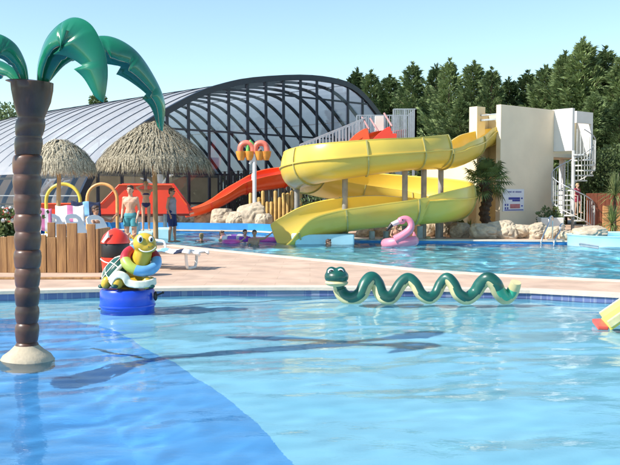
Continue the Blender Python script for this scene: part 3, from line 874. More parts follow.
for px in (241, 249.5, 259.5, 266):
    p = W(px, 154); mb = MB(); mb.lathe([(.12, -.28), (.2, -.1), (.24, .12), (.21, .12), (.1, -.2)], tuple(p), 14); mb.build('bucket', M_orc, wt, smooth=True)
mb = MB(); mb.tube([W(248, 156), W(248, 145), W(250.5, 141.5), W(253.5, 145), W(254, 153)], .1, 10); mb.build('loop', M_grc, wt, smooth=True)
mb = MB(); mb.tube([W(249.5, 164), W(254, 157)], .06, 8); mb.tube([W(253, 156), W(261, 148)], .05, 8); mb.build('spout', M_whitep, wt, smooth=True)

# ------------------------------------------------------------------ fences
def palisade(x0, x1, Y, ztops, w, parent, m, seed):
    r = random.Random(seed); x = x0; i = 0
    while x < x1 - w * .5:
        h = ztops[i % len(ztops)] + r.uniform(-.03, .03)
        mb = MB(); d = r.uniform(-.012, .012)
        mb.box((x + .004, Y + d, .12), (x + w - .004, Y + .05 + d, h)); mb.build('board', m, parent, bevel=.006); x += w; i += 1
xa, xb = P(250, 0, 39.6).x, P(303, 0, 39.6).x
fw = thing('palisade_fence', 'yellow brown round pole fence under the red slide', 'fence', (xa, 39.6, .12))
r = random.Random(3); x = xa
while x < xb:
    mb = MB(); h = r.choice((1.35, 1.75, 1.55, 1.85)); mb.tube([(x, 39.6, .12), (x, 39.6, h - .05), (x, 39.6, h)], [.085, .085, .05], 8); mb.build('pole', M_wood if False else mat('ochre_pole', (.55, .34, .10), .7, .15, 3), fw, smooth=True); x += .19
xa, xb = P(214, 0, 41.8).x, P(330, 0, 43).x
mb = MB(); r = random.Random(4); x = xa
while x < xb:
    h = 2.75 + r.uniform(-.15, .15); w = r.uniform(.1, .17); mb.box((x, 43.0, .12), (x + w, 43.04 + r.uniform(0, .04), h)); x += w + r.uniform(.01, .06)
tag(mb.build('screen_fence', M_darkw), 'dark slatted screen fence behind the round pole fence and red slide', 'fence')
# red-brown fence at the right
a, b = P(591, 0, 33.6), P(640, 0, 34.2)
fr_ = thing('board_fence', 'red brown vertical board fence right of the spiral staircase', 'fence', (a.x, 33.6, .12))
x = a.x
while x < b.x:
    mb = MB(); mb.box((x, 33.8, .12), (x + .14, 33.84, 1.72)); mb.build('board', M_redw, fr_); x += .15

# ------------------------------------------------------------------ rocks
def rock_mesh(seed):
    bm = bmesh.new(); bmesh.ops.create_icosphere(bm, subdivisions=5, radius=1)
    off = Vector((seed * 7.3, seed * 3.1, 0))
    for v in bm.verts:
        p = v.co.copy()
        d = 1 + .28 * mnoise.noise(p * 1.1 + off) + .16 * abs(mnoise.noise(p * 2.6 + off)) + .035 * mnoise.noise(p * 6 + off) - .06 * max(0, .25 - abs(mnoise.noise(p * 1.9 + off * 2))) / .25
        q = p * d
        q.x = max(-0.92, min(0.92, q.x)); q.z = max(-.85, min(.88 + .1 * q.x, q.z)); v.co = q
    me = bpy.data.meshes.new('boulder'); bm.to_mesh(me); bm.free(); me.materials.append(M_rock)
    me.polygons.foreach_set('use_smooth', [True] * len(me.polygons)); me.set_sharp_from_angle(angle=R(17))
    return me
RM = [rock_mesh(i) for i in range(5)]
rk = random.Random(11)
rocks = [  # px, top y, base y, half width px, label
    (190, 206, 228, 12, 'leftmost grey beige boulder below the foot of the orange slide'), (207, 208, 229, 12, 'broad flat boulder in the left rock group behind the swimmers'),
    (222, 209, 230, 10, 'pointed beige boulder in the middle of the left rock group'), (236, 212, 231, 9, 'small round boulder right of the pointed one'),
    (252, 204, 231, 12, 'tallest pale boulder under the orange slide, rightmost of the left group'), (176, 210, 228, 9, 'rounded boulder just right of the man in shorts'),
    (263, 214, 232, 7, 'narrow boulder leaning on the tallest pale boulder'),
    (398, 222, 238, 8, 'small brown boulder behind the flamingo float'), (411, 218, 238, 8, 'boulder between the slide legs right of the flamingo'),
    (430, 221, 238, 7, 'dark boulder between the two right slide legs'), (447, 219, 238, 9, 'boulder in front of the slide loop near the plant'), (462, 223, 239, 8, 'low rounded boulder left of the palm tree foot'),
    (366, 225, 238, 7, 'small boulder left of the flamingo float'), (380, 226, 238, 6, 'tiny boulder at the middle slide legs'),
    (487, 224, 240, 11, 'rounded boulder at the foot of the palm tree'), (505, 221, 240, 13, 'wide pale boulder below the wall sign'), (525, 225, 240, 11, 'cream boulder right of the sign'),
    (541, 224, 240, 10, 'pale boulder behind the left handrail of the pool ladder'), (557, 227, 241, 7, 'orange tinted boulder framed by the ladder rails'), (592, 227, 242, 14, 'broad pale boulder below the spiral staircase'), (573, 231, 242, 8, 'small boulder right of the pool ladder')]
for i, (px, yt, yb, hw, lab) in enumerate(rocks):
    g = G(px, yb - .6); Y = g.y + (1.3 if px < 270 else .5); h = P(px, yt, Y).z - .12; w = hw / F0 * Y * 1.12
    o = bpy.data.objects.new('boulder', RM[i % 5]); COL.objects.link(o)
    o.location = (P(px, 0, Y).x, Y + rk.uniform(0, .3), .12 + h * .42); o.scale = (w * 1.2, w * rk.uniform(.8, 1.0), h * .68); o.rotation_euler = (rk.uniform(-.12, .12), rk.uniform(-.15, .15), rk.uniform(-.5, .5))
    tag(o, lab, 'boulder', 'boulders round the far pool')

# ------------------------------------------------------------------ thatched parasols
def thatch(name, label, px, apex_y, rim_y, hwpx, pole_px, Y, seed, pole_r=.09):
    ap = P(px, apex_y, Y); rim = P(px, rim_y, Y); Rr = hwpx / F0 * Y
    t = thing(name, label, 'parasol', (ap.x, Y, .12), 0, 'thatched parasols')
    mb = MB(); pb = P(pole_px, 0, Y).x
    mb.tube([(pb, Y, .12), ((pb + ap.x) / 2, Y, ap.z * .5), (ap.x, Y, ap.z - .1)], [pole_r, pole_r * .95, pole_r * .8], 12); mb.build('pole', M_woodp, t, smooth=True)
    H_ = ap.z - rim.z; r = random.Random(seed)
    mb = MB(); prof_ = [(0.02, ap.z), (Rr * .25, ap.z - H_ * .16), (Rr * .6, ap.z - H_ * .5), (Rr * .93, rim.z + .06), (Rr * .9, rim.z), (Rr * .5, rim.z + H_ * .3), (.05, ap.z - .25)]
    mb.lathe(prof_, (ap.x, Y, 0), 32); roof_ = mb.build('thatch_roof', M_straw, t, smooth=True)
    mb = MB()
    def rz(q):   # height of the cone at radius fraction q
        return ap.z - H_ * (.64 * q + .36 * q * q)
    for k in range(4600):
        q0 = r.random() ** .6 * .97; a = r.uniform(0, 2 * PI); ln = r.uniform(.28, .60) / Rr * (1.0 if q0 < .9 else .8)
        q1 = min(q0 + ln, 1.06 + r.uniform(-.05, .07)); w = r.uniform(.010, .026)
        lift = r.uniform(.0, .09); a2 = a + r.uniform(-.09, .09)
        A = Vector((ap.x + Rr * q0 * math.cos(a), Y + Rr * q0 * math.sin(a), rz(q0) + .01))
        B = Vector((ap.x + Rr * q1 * math.cos(a2), Y + Rr * q1 * math.sin(a2), rz(q1) + lift - (max(0, q1 - .96) * 2.2)))
        s_ = Vector((-math.sin(a), math.cos(a), 0)) * w
        Mid = A.lerp(B, .6) + Vector((0, 0, lift * .8 + .02))
        mb.add([A - s_, A + s_, Mid + s_, Mid - s_, B], [(0, 1, 2, 3), (3, 2, 4)])
    for k in range(1100):
        a = r.uniform(0, 2 * PI); q = Rr * r.uniform(.9, 1.02); w = r.uniform(.012, .028)
        A = Vector((ap.x + q * math.cos(a), Y + q * math.sin(a), rz(q / Rr) + .02)); B = A + Vector((math.cos(a) * .06 + r.uniform(-.03, .03), math.sin(a) * .06 + r.uniform(-.03, .03), -r.uniform(.12, .42)))
        s_ = Vector((-math.sin(a), math.cos(a), 0)) * w
        mb.add([A - s_, A + s_, B + s_ * .3, B - s_ * .3], [(0, 1, 2, 3)])
    mb.build('straw_strands', M_straws, roof_, fixn=False)
    mb = MB()
    for k in range(8):
        a = k * PI / 4 + .2; e = Vector((ap.x + Rr * .88 * math.cos(a), Y + Rr * .88 * math.sin(a), rim.z + .02)); mb.tube([(ap.x, Y, ap.z - .35), tuple(e)], .03, 6)
    mb.build('rafters', M_woodp, t)
    return t
M_straws = leaf_mat('straw_strand', (.17, .14, .09), (.80, .73, .56), .8, .15, 22)
thatch('thatched_parasol', 'large straw parasol in front of the glass enclosure, beside the standing bathers', 154, 121, 161, 55, 154, 28.2, 5, .085)
thatch('thatched_parasol', 'smaller straw parasol beside the artificial palm trunk', 60, 139.5, 163, 33, 54, 26.0, 6, .07)

# ------------------------------------------------------------------ conifers and other trees
M_con = leaf_mat('conifer_spray', (.03, .065, .028), (.26, .34, .14), .6, .2, 1.1)
M_olive = leaf_mat('bush_leaf', (.05, .085, .03), (.19, .24, .10), .5, .3, 1.5)
M_bark = mat('bark', (.09, .06, .04), .9, .2, 6, bump=.5)
def conifer_proto(seed, H_, Rm):
    r = random.Random(seed); crown = MB(); limbs = MB()
    nb = 190
    for k in range(nb):
        f = (k + .5) / nb; z = H_ * (.03 + .93 * f)
        rad = Rm * (1 - f) ** .8 * (.62 + .55 * r.random()) * (1 + .55 * mnoise.noise(Vector((k * 2.39996 % 6.28, z * .55, seed)))) + .1
        az = k * 2.39996 + r.uniform(-.4, .4)
        d = Vector((math.cos(az), math.sin(az), 0)); base = Vector((0, 0, z))
        pts = [base + d * rad * q + Vector((0, 0, rad * (.55 * q * q + .12 * q) * (1 + .5 * f))) for q in (0, .35, .7, 1.0)]
        limbs.tube(pts, [.04 * (1 - f) + .012, .03 * (1 - f) + .01, .015, .006], 4, cap=False)
        ns = int(46 + 100 * (1 - f))
        side = Vector((-d.y, d.x, 0)); tip = (pts[3] - pts[1]).normalized()
        for j in range(ns):
            q = r.random() ** .6
            i0 = min(int(q / .3334), 2); tt = min((q - i0 * .3334) / .3334, 1)
            p = pts[i0].lerp(pts[i0 + 1], tt)
            spread = .20 * rad * (1.2 - q) + .05; off = r.uniform(-1, 1)
            p = p + side * off * spread + Vector((0, 0, r.uniform(-.10, .08)))
            L_ = r.uniform(.16, .42) * (1.1 - .4 * f); w = L_ * r.uniform(.10, .19)
            dr = (tip * r.uniform(.7, 1.2) + side * (off * .55 + r.uniform(-.3, .3)) + Vector((0, 0, r.uniform(-.7, .5)))).normalized()
            nrm = Vector((r.uniform(-1, 1), r.uniform(-1, 1), r.uniform(-.3, 1))).normalized(); sx = dr.cross(nrm).normalized() * w
            m1 = p + dr * L_ * .45 + Vector((0, 0, .02)); e = p + dr * L_ + Vector((0, 0, -.10 * L_ * r.random()))
            crown.add([p, m1 + sx, e, m1 - sx], [(0, 1, 2, 3)])
    # leader tip
    for j in range(60):
        a = r.uniform(0, 6.28); z = H_ * r.uniform(.93, 1.0); d = Vector((math.cos(a), math.sin(a), 1.2)).normalized(); p = Vector((0, 0, z))
        s_ = d.cross(Vector((0, 0, 1))).normalized() * .04; e = p + d * r.uniform(.15, .3); mm = p.lerp(e, .5)
        crown.add([p, mm + s_, e, mm - s_], [(0, 1, 2, 3)])
    t = thing('conifer_tree', 'x', 'tree')
    tr = MB(); tr.tube([(0, 0, 0), (0, 0, H_ * .5), (0, 0, H_ * .97)], [.16, .09, .015], 8)
    tr.build('trunk', M_bark, t, world=False, smooth=True)
    cr = crown.build('crown', M_con, t, world=False, fixn=False)
    limbs.build('limbs', M_bark, cr, world=False)
    return t
PR = [conifer_proto(i + 20, 9.5, (2.0, 1.75, 2.3, 2.1)[i]) for i in range(4)]
con = [  # px, top y, Y, width factor, label
    (338, 78, 70, .5, 'thin distant conifer just right of the dome crest'), (357, 68, 67, .8, 'conifer behind the platform stairs, leftmost of the tall row'), (371, 70, 66, .8, 'conifer directly behind the railed platform, second of the row'),
    (390, 74, 65, .9, 'lower conifer between the platform and the next peak'), (413, 61, 62.5, .85, 'pointed conifer above the right platform railing'),
    (436, 64, 61, .85, 'conifer right of the platform with a twin beside it'), (450, 58, 48, .8, 'conifer behind the slide mouth, left of the tower'),
    (474, 60, 47, .9, 'conifer rising above the left corner of the tower'), (492, 66, 46, .8, 'slim conifer just above the tower corner'), (509, 77, 47.5, .9, 'short conifer over the middle of the tower wall'),
    (528, 70, 48, 1.0, 'conifer over the right half of the tower wall'), (546, 64, 46.5, .95, 'broad conifer above the white tower panel'),
    (566, 50, 45.5, 1.0, 'conifer leaning left of the tallest peak'), (583, 37, 45, 1.15, 'tallest conifer above the spiral staircase'), (606, 46, 45.5, 1.1, 'second tallest conifer near the right picture edge'),
    (625, 52, 44, 1.15, 'conifer cut by the right picture edge'), (650, 60, 46, 1.1, 'conifer just beyond the right picture edge'), (594, 92, 40.5, .9, 'lower conifer in front of the row behind the staircase'), (620, 98, 40, .9, 'low conifer in front of the row at the far right'),
    (430, 84, 62, .95, 'low dark conifer behind the slide loop'), (462, 98, 43.5, .95, 'low conifer filling behind the garden wall'), (398, 90, 66, .9, 'low conifer behind the right railing corner')]
for i, (px, ty, Y, wf, lab) in enumerate(con):
    src = PR[i % 4]
    o = src if i < 4 else copy_tree(src)
    p = P(px, ty, Y); s_ = (p.z - .1) / 9.6
    o.location = (p.x, Y, .1); o.rotation_euler = (0, 0, i * 1.7); ws = wf * 1.3 * Y / 47; o.scale = (ws, ws, s_)
    o['label'] = lab; o['category'] = 'tree'; o['group'] = 'conifers behind the pool'

def leafy(name, label, cat, centers, n, leaf, m, seed, base, group=None, trunk=.08):
    r = random.Random(seed); t = thing(name, label, cat, tuple(base), 0, group)
    mb = MB(); tm = MB()
    for c, rad in centers:
        c = Vector(c); tm.tube([Vector(base), Vector(base).lerp(c, .5) + Vector((.05, 0, .05)), c], [trunk, trunk * .6, trunk * .25], 6)
    for k in range(n):
        c, rad = centers[r.randrange(len(centers))]
        d = Vector((r.gauss(0, 1), r.gauss(0, 1), r.gauss(0, 1))).normalized(); q = r.random() ** .4
        p = Vector(c) + Vector((d.x * rad[0], d.y * rad[1], d.z * rad[2])) * q * (1 + .15 * mnoise.noise(d * 3))
        if p.z < .12: continue
        dr = (d + Vector((r.uniform(-1, 1), r.uniform(-1, 1), r.uniform(-.6, 1)))).normalized(); sx = dr.orthogonal(); sx.rotate(Matrix.Rotation(r.uniform(0, 6), 3, dr)); L_ = leaf * r.uniform(.6, 1.3)
        mm = p + dr * L_ * .5
        mb.add([p, mm + sx * L_ * .22, p + dr * L_, mm - sx * L_ * .22], [(0, 1, 2, 3)])
    tm.build('stem', M_bark, t, smooth=True); mb.build('foliage', m, t, fixn=False)
    return t
b = P(602, 0, 35.5)
leafy('leafy_bush', 'pale green dense bush beside the spiral staircase, above the brown fence', 'bush', [((b.x - .3, 35.5, 2.6), (1.0, .8, .7)), ((b.x + .6, 35.6, 2.9), (1.0, .8, .8)), ((b.x + .1, 35.4, 1.8), (.7, .6, .5)), ((b.x + 1.4, 35.5, 2.2), (.8, .7, .8))], 7000, .13, M_olive, 1, (b.x, 35.6, .12))
b = P(8, 0, 62)
leafy('distant_tree', 'dark leafy tree beyond the dome roof at the left edge', 'tree', [((b.x, 62, 7.0), (1.4, 1.6, 1.2)), ((b.x - 1.5, 62, 6.4), (1.5, 1.5, 1.3)), ((b.x + 1.2, 62, 4.6), (1, 1, 1))], 5000, .22, M_con, 2, (b.x, 62, .1), trunk=.2)
b = P(97, 0, 95)
leafy('distant_tree', 'small dark treetop showing over the dome roof under the palm frond', 'tree', [((b.x, 95, 11.9), (.9, 1, .8)), ((b.x, 95, 9.5), (1.5, 1, 1.5))], 1500, .35, M_con, 3, (b.x, 95, .1), trunk=.2)
# planting low behind the slide loop and pool
for i, (px, Y, h, w, lab) in enumerate(((330, 37, 1.6, 1.5, 'dark shrub behind the left part of the yellow loop'), (368, 37.5, 1.7, 1.6, 'dark shrub behind the middle of the yellow loop'), (408, 37, 1.8, 1.5, 'dark shrub behind the right part of the yellow loop'),
                                        (446, 34.2, .9, .7, 'small bush between the slide loop and the palm tree'), (552, 33.5, 1.0, .5, 'green plant in the white planter by the staircase'), (232, 47, 2.6, .8, 'green plant behind the enclosure glass'), (290, 42, 1.6, 1.0, 'dark shrub at the end of the round pole fence'))):
    b = P(px, 0, Y); leafy('shrub', lab, 'shrub', [((b.x, Y, .12 + h * .55), (w, w * .6, h * .5)), ((b.x + w * .5, Y, .12 + h * .4), (w * .5, w * .5, h * .4))], int(1600 * w), .14, M_con if i < 3 or i == 6 else M_olive, 30 + i, (b.x, Y, .1), 'shrubs round the far pool', .03)
mb = MB(); a = P(543, 0, 33); b = P(566, 0, 33); mb.slab((a.x, 33.2), (b.x, 33.2), .6, .12, .78)
tag(mb.build('planter_box', M_whiter, bevel=.02), 'white rectangular planter between the tower wall and the staircase', 'planter')

# fan palm
def fan_palm(label, px, py_crown, Y, sc, seed, m):
    r = random.Random(seed); c = P(px, py_crown, Y); t = thing('fan_palm', label, 'palm tree', (c.x, Y, .12))
    mb = MB(); n = 22; pts = [(c.x + .06 * math.sin(k * .5), Y, .12 + (c.z - .12) * k / n) for k in range(n + 1)]
    mb.tube(pts, [(.13 + .05 * (k % 2)) * sc * 1.25 for k in range(n + 1)], 12); mb.build('trunk', M_bark, t, smooth=False)
    for k in range(30):
        az = k * 2.4 + r.uniform(-.3, .3); el = R(80 - 120 * (k / 30) + r.uniform(-10, 10)); d = Vector((math.cos(az) * math.cos(el), math.sin(az) * math.cos(el), math.sin(el)))
        mb = MB(); L_ = .60 * sc * r.uniform(.75, 1.2); hub = c + d * L_ + Vector((0, 0, -.08 * math.cos(el)))
        mb.tube([c, c + d * L_ * .5 + Vector((0, 0, .03)), hub], .014, 5)
        side = d.cross(Vector((0, 0, 1))); side = side.normalized() if side.length > .1 else Vector((1, 0, 0)); up = side.cross(d).normalized()
        for j in range(17):
            a = R(-110 + 220 * j / 16); dd = (d * math.cos(a) + side * math.sin(a)).normalized(); l2 = .55 * sc * (1 - .25 * abs(a) / 2) * r.uniform(.85, 1.1)
            w = side * math.cos(a) * .034 - d * math.sin(a) * .034
            mid = hub + dd * l2 * .6 + up * .04; e = hub + dd * l2 + Vector((0, 0, -.16 * l2 - .05))
            mb.add([hub, mid + w, e, mid - w], [(0, 1, 2, 3)])
        mb.build('frond', m, t, fixn=False)
    return t
M_fan = leaf_mat('palm_leaf', (.05, .09, .03), (.22, .29, .10), .45, .25, 3)
fan_palm('real fan palm with shaggy crown in front of the slide tower', 486, 182, 32.3, 1.0, 4, M_fan)

def spiky(label, px, py, Y, L_, n, m, seed, name='yucca'):
    r = random.Random(seed); c = P(px, py, Y); t = thing(name, label, 'plant', (c.x, Y, .12), 0, 'spiky plants')
    mb = MB(); mb.tube([(c.x, Y, .12), tuple(c)], [.07, .05], 8); mb.build('stem', M_bark, t)
    mb = MB()
    for k in range(n):
        az = r.uniform(0, 6.28); el = R(r.uniform(-25, 88)); d = Vector((math.cos(az) * math.cos(el), math.sin(az) * math.cos(el), math.sin(el))); l2 = L_ * r.uniform(.75, 1.1)
        s_ = d.cross(Vector((0, 0, 1))).normalized() * .022 if abs(d.z) < .98 else Vector((.02, 0, 0))
        mid = c + d * l2 * .55; e = c + d * l2 - Vector((0, 0, l2 * .22 * math.cos(el)))
        mb.add([c + s_ * .5, c - s_ * .5, mid - s_, mid + s_, e], [(0, 1, 2, 3), (3, 2, 4)])
    mb.build('leaves', m, t, fixn=False); return t
M_yuc = leaf_mat('yucca_leaf', (.10, .14, .05), (.34, .36, .15), .45, .25, 3)
spiky('tall yellow green spiky plant at the upper right picture edge', 615, 196, 32.0, 1.0, 120, M_yuc, 1)
spiky('lower dark green spiky plant beside the orange board planter', 612, 224, 31.0, .8, 110, M_fan, 2)
spiky('dry spiky tuft at the foot of the tower wall left of the palm', 470, 232, 32.5, .6, 60, M_yuc, 3)
mb = MB(); a = P(607, 0, 32.2)
pb = thing('wooden_planter', 'orange wood planter box at the right edge behind the spiky plant', 'planter', (a.x, 32.3, .12))
for k in range(6):
    mb = MB(); mb.box((a.x, 32.3, .12 + k * .19), (a.x + 1.6, 32.35, .30 + k * .19)); mb.build('board', mat('orange_board', (.62, .32, .13), .7, .15, 3, stretch=(.6, 4, 4)), pb, bevel=.006)

# raised light blue basin at the right
ba = thing('raised_basin', 'raised pale blue round basin at the right side of the far pool', 'paddling pool', (P(635, 0, 27.5).x, 27.5, .0))
cx, cy = P(640, 0, 28.0).x, 28.0
mb = MB(); mb.lathe([(2.15, -.3), (2.15, .3), (2.2, .36), (2.05, .38), (1.95, .34), (1.95, .24)], (cx, cy, 0), 48); mb.build('shell', M_cyan, ba, smooth=True)
mb = MB(); mb.lathe([(1.94, .22), (1.94, .26)], (cx, cy, 0), 48); mb.build('basin_water', mat('basin_blue', (.05, .35, .6), .1), ba)
# blue strip rail at basin
mb = MB(); mb.tube([P(579.5, 243.5, 25.6), P(580, 245.5, 25.6), P(598.5, 248.5, 25.4), P(599, 246.5, 25.4), P(579.5, 243.5, 25.6)], .03, 6)
tag(mb.build('grab_rail', M_steel, smooth=True), 'small dark grab rail on the side of the pale blue basin', 'rail')

# pool ladder
ld = thing('pool_ladder', 'steel pool ladder with two curved handrails at the back of the far pool', 'ladder', tuple(G(553, 242)))
for (xa_, xb_, yt) in ((541, 552.5, 216), (554, 563.5, 223.5)):
    Y = 29.2; A = P(xb_, 242, Y); B = P(xa_, 246, Y - .8); r_ = (xb_ - xa_) / 2
    zt = P(0, yt, Y).z
    pts = [(A.x, Y, .12), (A.x, Y, zt - .22), (A.x - .03, Y - .1, zt - .06), (A.x - .12, Y - .25, zt), (A.x - .24, Y - .4, zt - .08), (A.x - .28, Y - .5, zt - .25), (B.x, Y - .8, .1), (B.x, Y - .85, -.6)]
    mb = MB(); mb.tube(catmull(pts, 5), .028, 10); mb.build('handrail', M_chrome, ld, smooth=True)
for k in range(3):
    mb = MB(); A = P(541, 246, 28.4); B = P(554, 246, 28.4); z = -.05 - .25 * k; mb.box((A.x, 28.33, z), (B.x + .3, 28.42, z + .04)); mb.build('step', M_chrome, ld)
mb = MB(); A = P(546, 241, 29); B = P(565, 241, 29); mb.tube([(A.x, 28.85, .16), (B.x, 28.85, .16)], .02, 6); mb.build('anchor_bar', M_steel, ld)

# foam blocks at the left of the far pool
for i, (px, yt, yb, hw, lab) in enumerate(((163, 228, 239.5, 9, 'pale blue foam block behind the man in the grey vest, at the left pool end'), (131, 223, 234, 6, 'pale blue foam block partly behind the boy'), (146, 231, 243, 8, 'pale blue block under the girl in the bikini'))):
    Y = (32.0, 33.0, 28.6)[i]; a = P(px - hw, yt, Y); b = P(px + hw, yb, Y)
    mb = MB(); mb.box((a.x, Y, 0.02 if i else -.1), (b.x, Y + .8, a.z)); tag(mb.build('foam_block', M_cyan, bevel=.06), lab, 'foam block', 'foam blocks')

# ------------------------------------------------------------------ loungers
def make_lounger(back_deg):
    t = thing('sun_lounger', 'x', 'sun lounger', (0, 0, 0), 0, 'white plastic sun loungers')
    # lies along +X: foot at x=0, head end at x=1.9
    mb = MB()
    for k in range(9):
        x = .06 + k * .135; mb.box((x, -.27, .33), (x + .105, .27, .36))
    mb.build('seat', M_whitep, t, world=False, bevel=.008)
    for s_ in (-1, 1):
        mb = MB(); mb.tube(catmull([(0.0, s_ * .27, .30), (.04, s_ * .30, .345), (.6, s_ * .31, .35), (1.25, s_ * .31, .35), (1.9, s_ * .30, .345)], 4), .035, 10); mb.build('side_rail', M_whitep, t, world=False, smooth=True)
    for x in (.25, 1.55):
        mb = MB(); mb.tube(catmull([(x, -.33, .35), (x, -.30, .16), (x, -.22, .03), (x, 0, .02), (x, .22, .03), (x, .30, .16), (x, .33, .35)], 4), .032, 10); mb.build('leg', M_whitep, t, world=False, smooth=True)
    a = R(back_deg); ca, sa = math.cos(a), math.sin(a); bm_ = MB(); O = Vector((1.25, 0, .36))
    def bp(u, v, w): return O + Vector((ca * u - sa * w, v, sa * u + ca * w))
    outl = [(.0, -.26), (.55, -.28), (.72, -.25), (.80, -.15), (.82, 0), (.80, .15), (.72, .25), (.55, .28), (.0, .26)]
    hole = [(.60, -.12), (.66, -.14), (.70, -.1), (.70, .1), (.66, .14), (.60, .12)]
    A = [bp(u, v, 0) for u, v in outl]; Bq = [bp(u, v, 0) for u, v in hole]
    n1 = len(A); tri = tessellate_polygon([A, Bq]); allp = A + Bq; th = bp(0, 0, .03) - bp(0, 0, 0)
    bm_.v = allp + [p + th for p in allp]; n2 = len(allp)
    for f in tri: bm_.f.append(tuple(f)); bm_.mi.append(0); bm_.f.append(tuple(n2 + i for i in f[::-1])); bm_.mi.append(0)
    for lo, hi in ((0, n1), (n1, n2)):
        for i in range(lo, hi):
            j = i + 1 if i + 1 < hi else lo
            bm_.f.append((i, j, n2 + j, n2 + i)); bm_.mi.append(0)
    bm_.build('backrest', M_whitep, t, world=False, bevel=.01)
    for s_ in (-1, 1):
        mb = MB(); mb.tube(catmull([(.95, s_ * .34, .35), (.98, s_ * .35, .52), (1.1, s_ * .35, .56), (1.4, s_ * .34, .56), (1.5, s_ * .32, .40)], 4), .026, 8); mb.build('armrest', M_whitep, t, world=False, smooth=True)
    return t
def put_lounger(o, px, py, rz, lab, z=.12):
    g = G(px, py); o.location = (g.x, g.y, z); o.rotation_euler = (0, 0, rz); o['label'] = lab
LF = make_lounger(4); put_lounger(LF, 203, 269, R(168), 'empty flat white sun lounger on the deck right of the turtle')
LU = make_lounger(60)
put_lounger(LU, 146, 266, R(146), 'raised white sun lounger between the red barrel and the boy in trunks')
for i, (px, py, a, lab) in enumerate(((122, 262, 148, 'white sun lounger carrying the reclining bather'), (97, 261, 146, 'white sun lounger under the dark navy towel'), (74, 261, 150, 'white sun lounger behind the planter under the white and pink towel'),
                                      (50, 260, 146, 'white sun lounger half hidden by the trunk of the artificial palm'))):
    c = copy_tree(LU); put_lounger(c, px, py, R(a), lab)
LU['group'] = 'white plastic sun loungers'

# towels
def towel(label, px, py, Y, w, h, cols, seed, tilt=R(50), rz=.3):
    c = P(px, py, Y); mb = MB(); n = 10; m_ = 8; r = random.Random(seed)
    for i in range(n + 1):
        for j in range(m_ + 1):
            u = (i / n - .5) * w; v = (j / m_ - .5) * h
            p = Vector((u, v * math.cos(tilt), v * math.sin(tilt) + .02 * math.sin(u * 14 + seed) + .015 * math.sin(v * 17 + u * 5)))
            if j == 0: p.z -= .03
            p.rotate(Matrix.Rotation(rz, 3, 'Z')); mb.v.append(c + p)
    for i in range(n):
        for j in range(m_):
            a = i * (m_ + 1) + j; mb.f.append((a, a + m_ + 1, a + m_ + 2, a + 1)); mb.mi.append((i // 2) % len(cols))
    o = mb.build('towel', cols, smooth=True, fixn=False, solid=.015); tag(o, label, 'towel', 'towels on the loungers'); return o
M_navy = mat('navy_cloth', (.015, .025, .07), .9, .3, 14); M_pinkt = mat('pink_cloth', (.65, .20, .38), .9); M_wht = mat('white_cloth', (.78, .76, .75), .9)
M_bluet = mat('pale_blue_cloth', (.22, .45, .70), .9)
towel('dark navy patterned towel hung over a lounger back behind the planter', 86, 209, 22.5, .75, .5, [M_navy, M_navy, M_bluet], 1)
towel('white towel with a pink stripe over the lounger left of the navy one', 70, 214, 21.5, .7, .55, [M_wht, M_wht, M_pinkt], 2)
towel('pink striped towel hanging beside the palm trunk', 43, 219, 20.5, .4, .55, [M_pinkt, M_wht], 3, R(75))
towel('blue and white towel lying on the empty lounger', 172, 250.5, 17.6, .85, .42, [M_wht, M_bluet, M_wht, M_navy], 4, R(2), -.1)

# ------------------------------------------------------------------ wooden planter in front
Yp = 16.9
ptop = {}
pl2 = thing('wooden_planter', 'pine board planter with staggered board tops left of the turtle', 'planter', (P(50, 0, Yp).x, Yp, .12))
tops = [(-22, -12, 232), (-12, -3, 236), (-3, 7, 237), (7, 17, 236), (17, 27, 237), (27, 37, 235), (37, 46, 235), (46.5, 56, 237.5), (47.2, 55, 222.5), (56.3, 66, 224), (66.3, 77, 223.2), (77.2, 86.5, 233), (86.7, 95.3, 224), (95.5, 98.6, 229)]
for i, (a_, b_, ty) in enumerate(tops):
    dy = .06 if i == 8 else rnd.uniform(-.01, .01)
    A = P(a_, ty, Yp + dy); B = P(b_, ty, Yp + dy)
    mb = MB(); mb.box((A.x, Yp + dy, .12), (B.x - .006, Yp + dy + .05, A.z)); mb.build('board', M_wood, pl2, bevel=.008)
A = P(98.6, 229, Yp); mb = MB(); mb.box((A.x - .05, Yp + .065, .12), (A.x, Yp + 1.0, A.z)); mb.build('end_board', M_wood, pl2)
mb = MB(); mb.box((P(-22, 0, Yp).x, Yp + .12, .12), (A.x - .06, Yp + .95, .78)); mb.build('soil', M_ground, pl2)
# edging timbers on the deck front of the planter
mb = MB()
a = G(-30, 279.5); b = G(100, 279.5); mb.box((a.x, a.y, .12), (b.x, a.y + .16, .155))
tag(mb.build('step_edge', M_wood, bevel=.01), 'thin wooden step edge on the deck in front of the planter', 'edging')
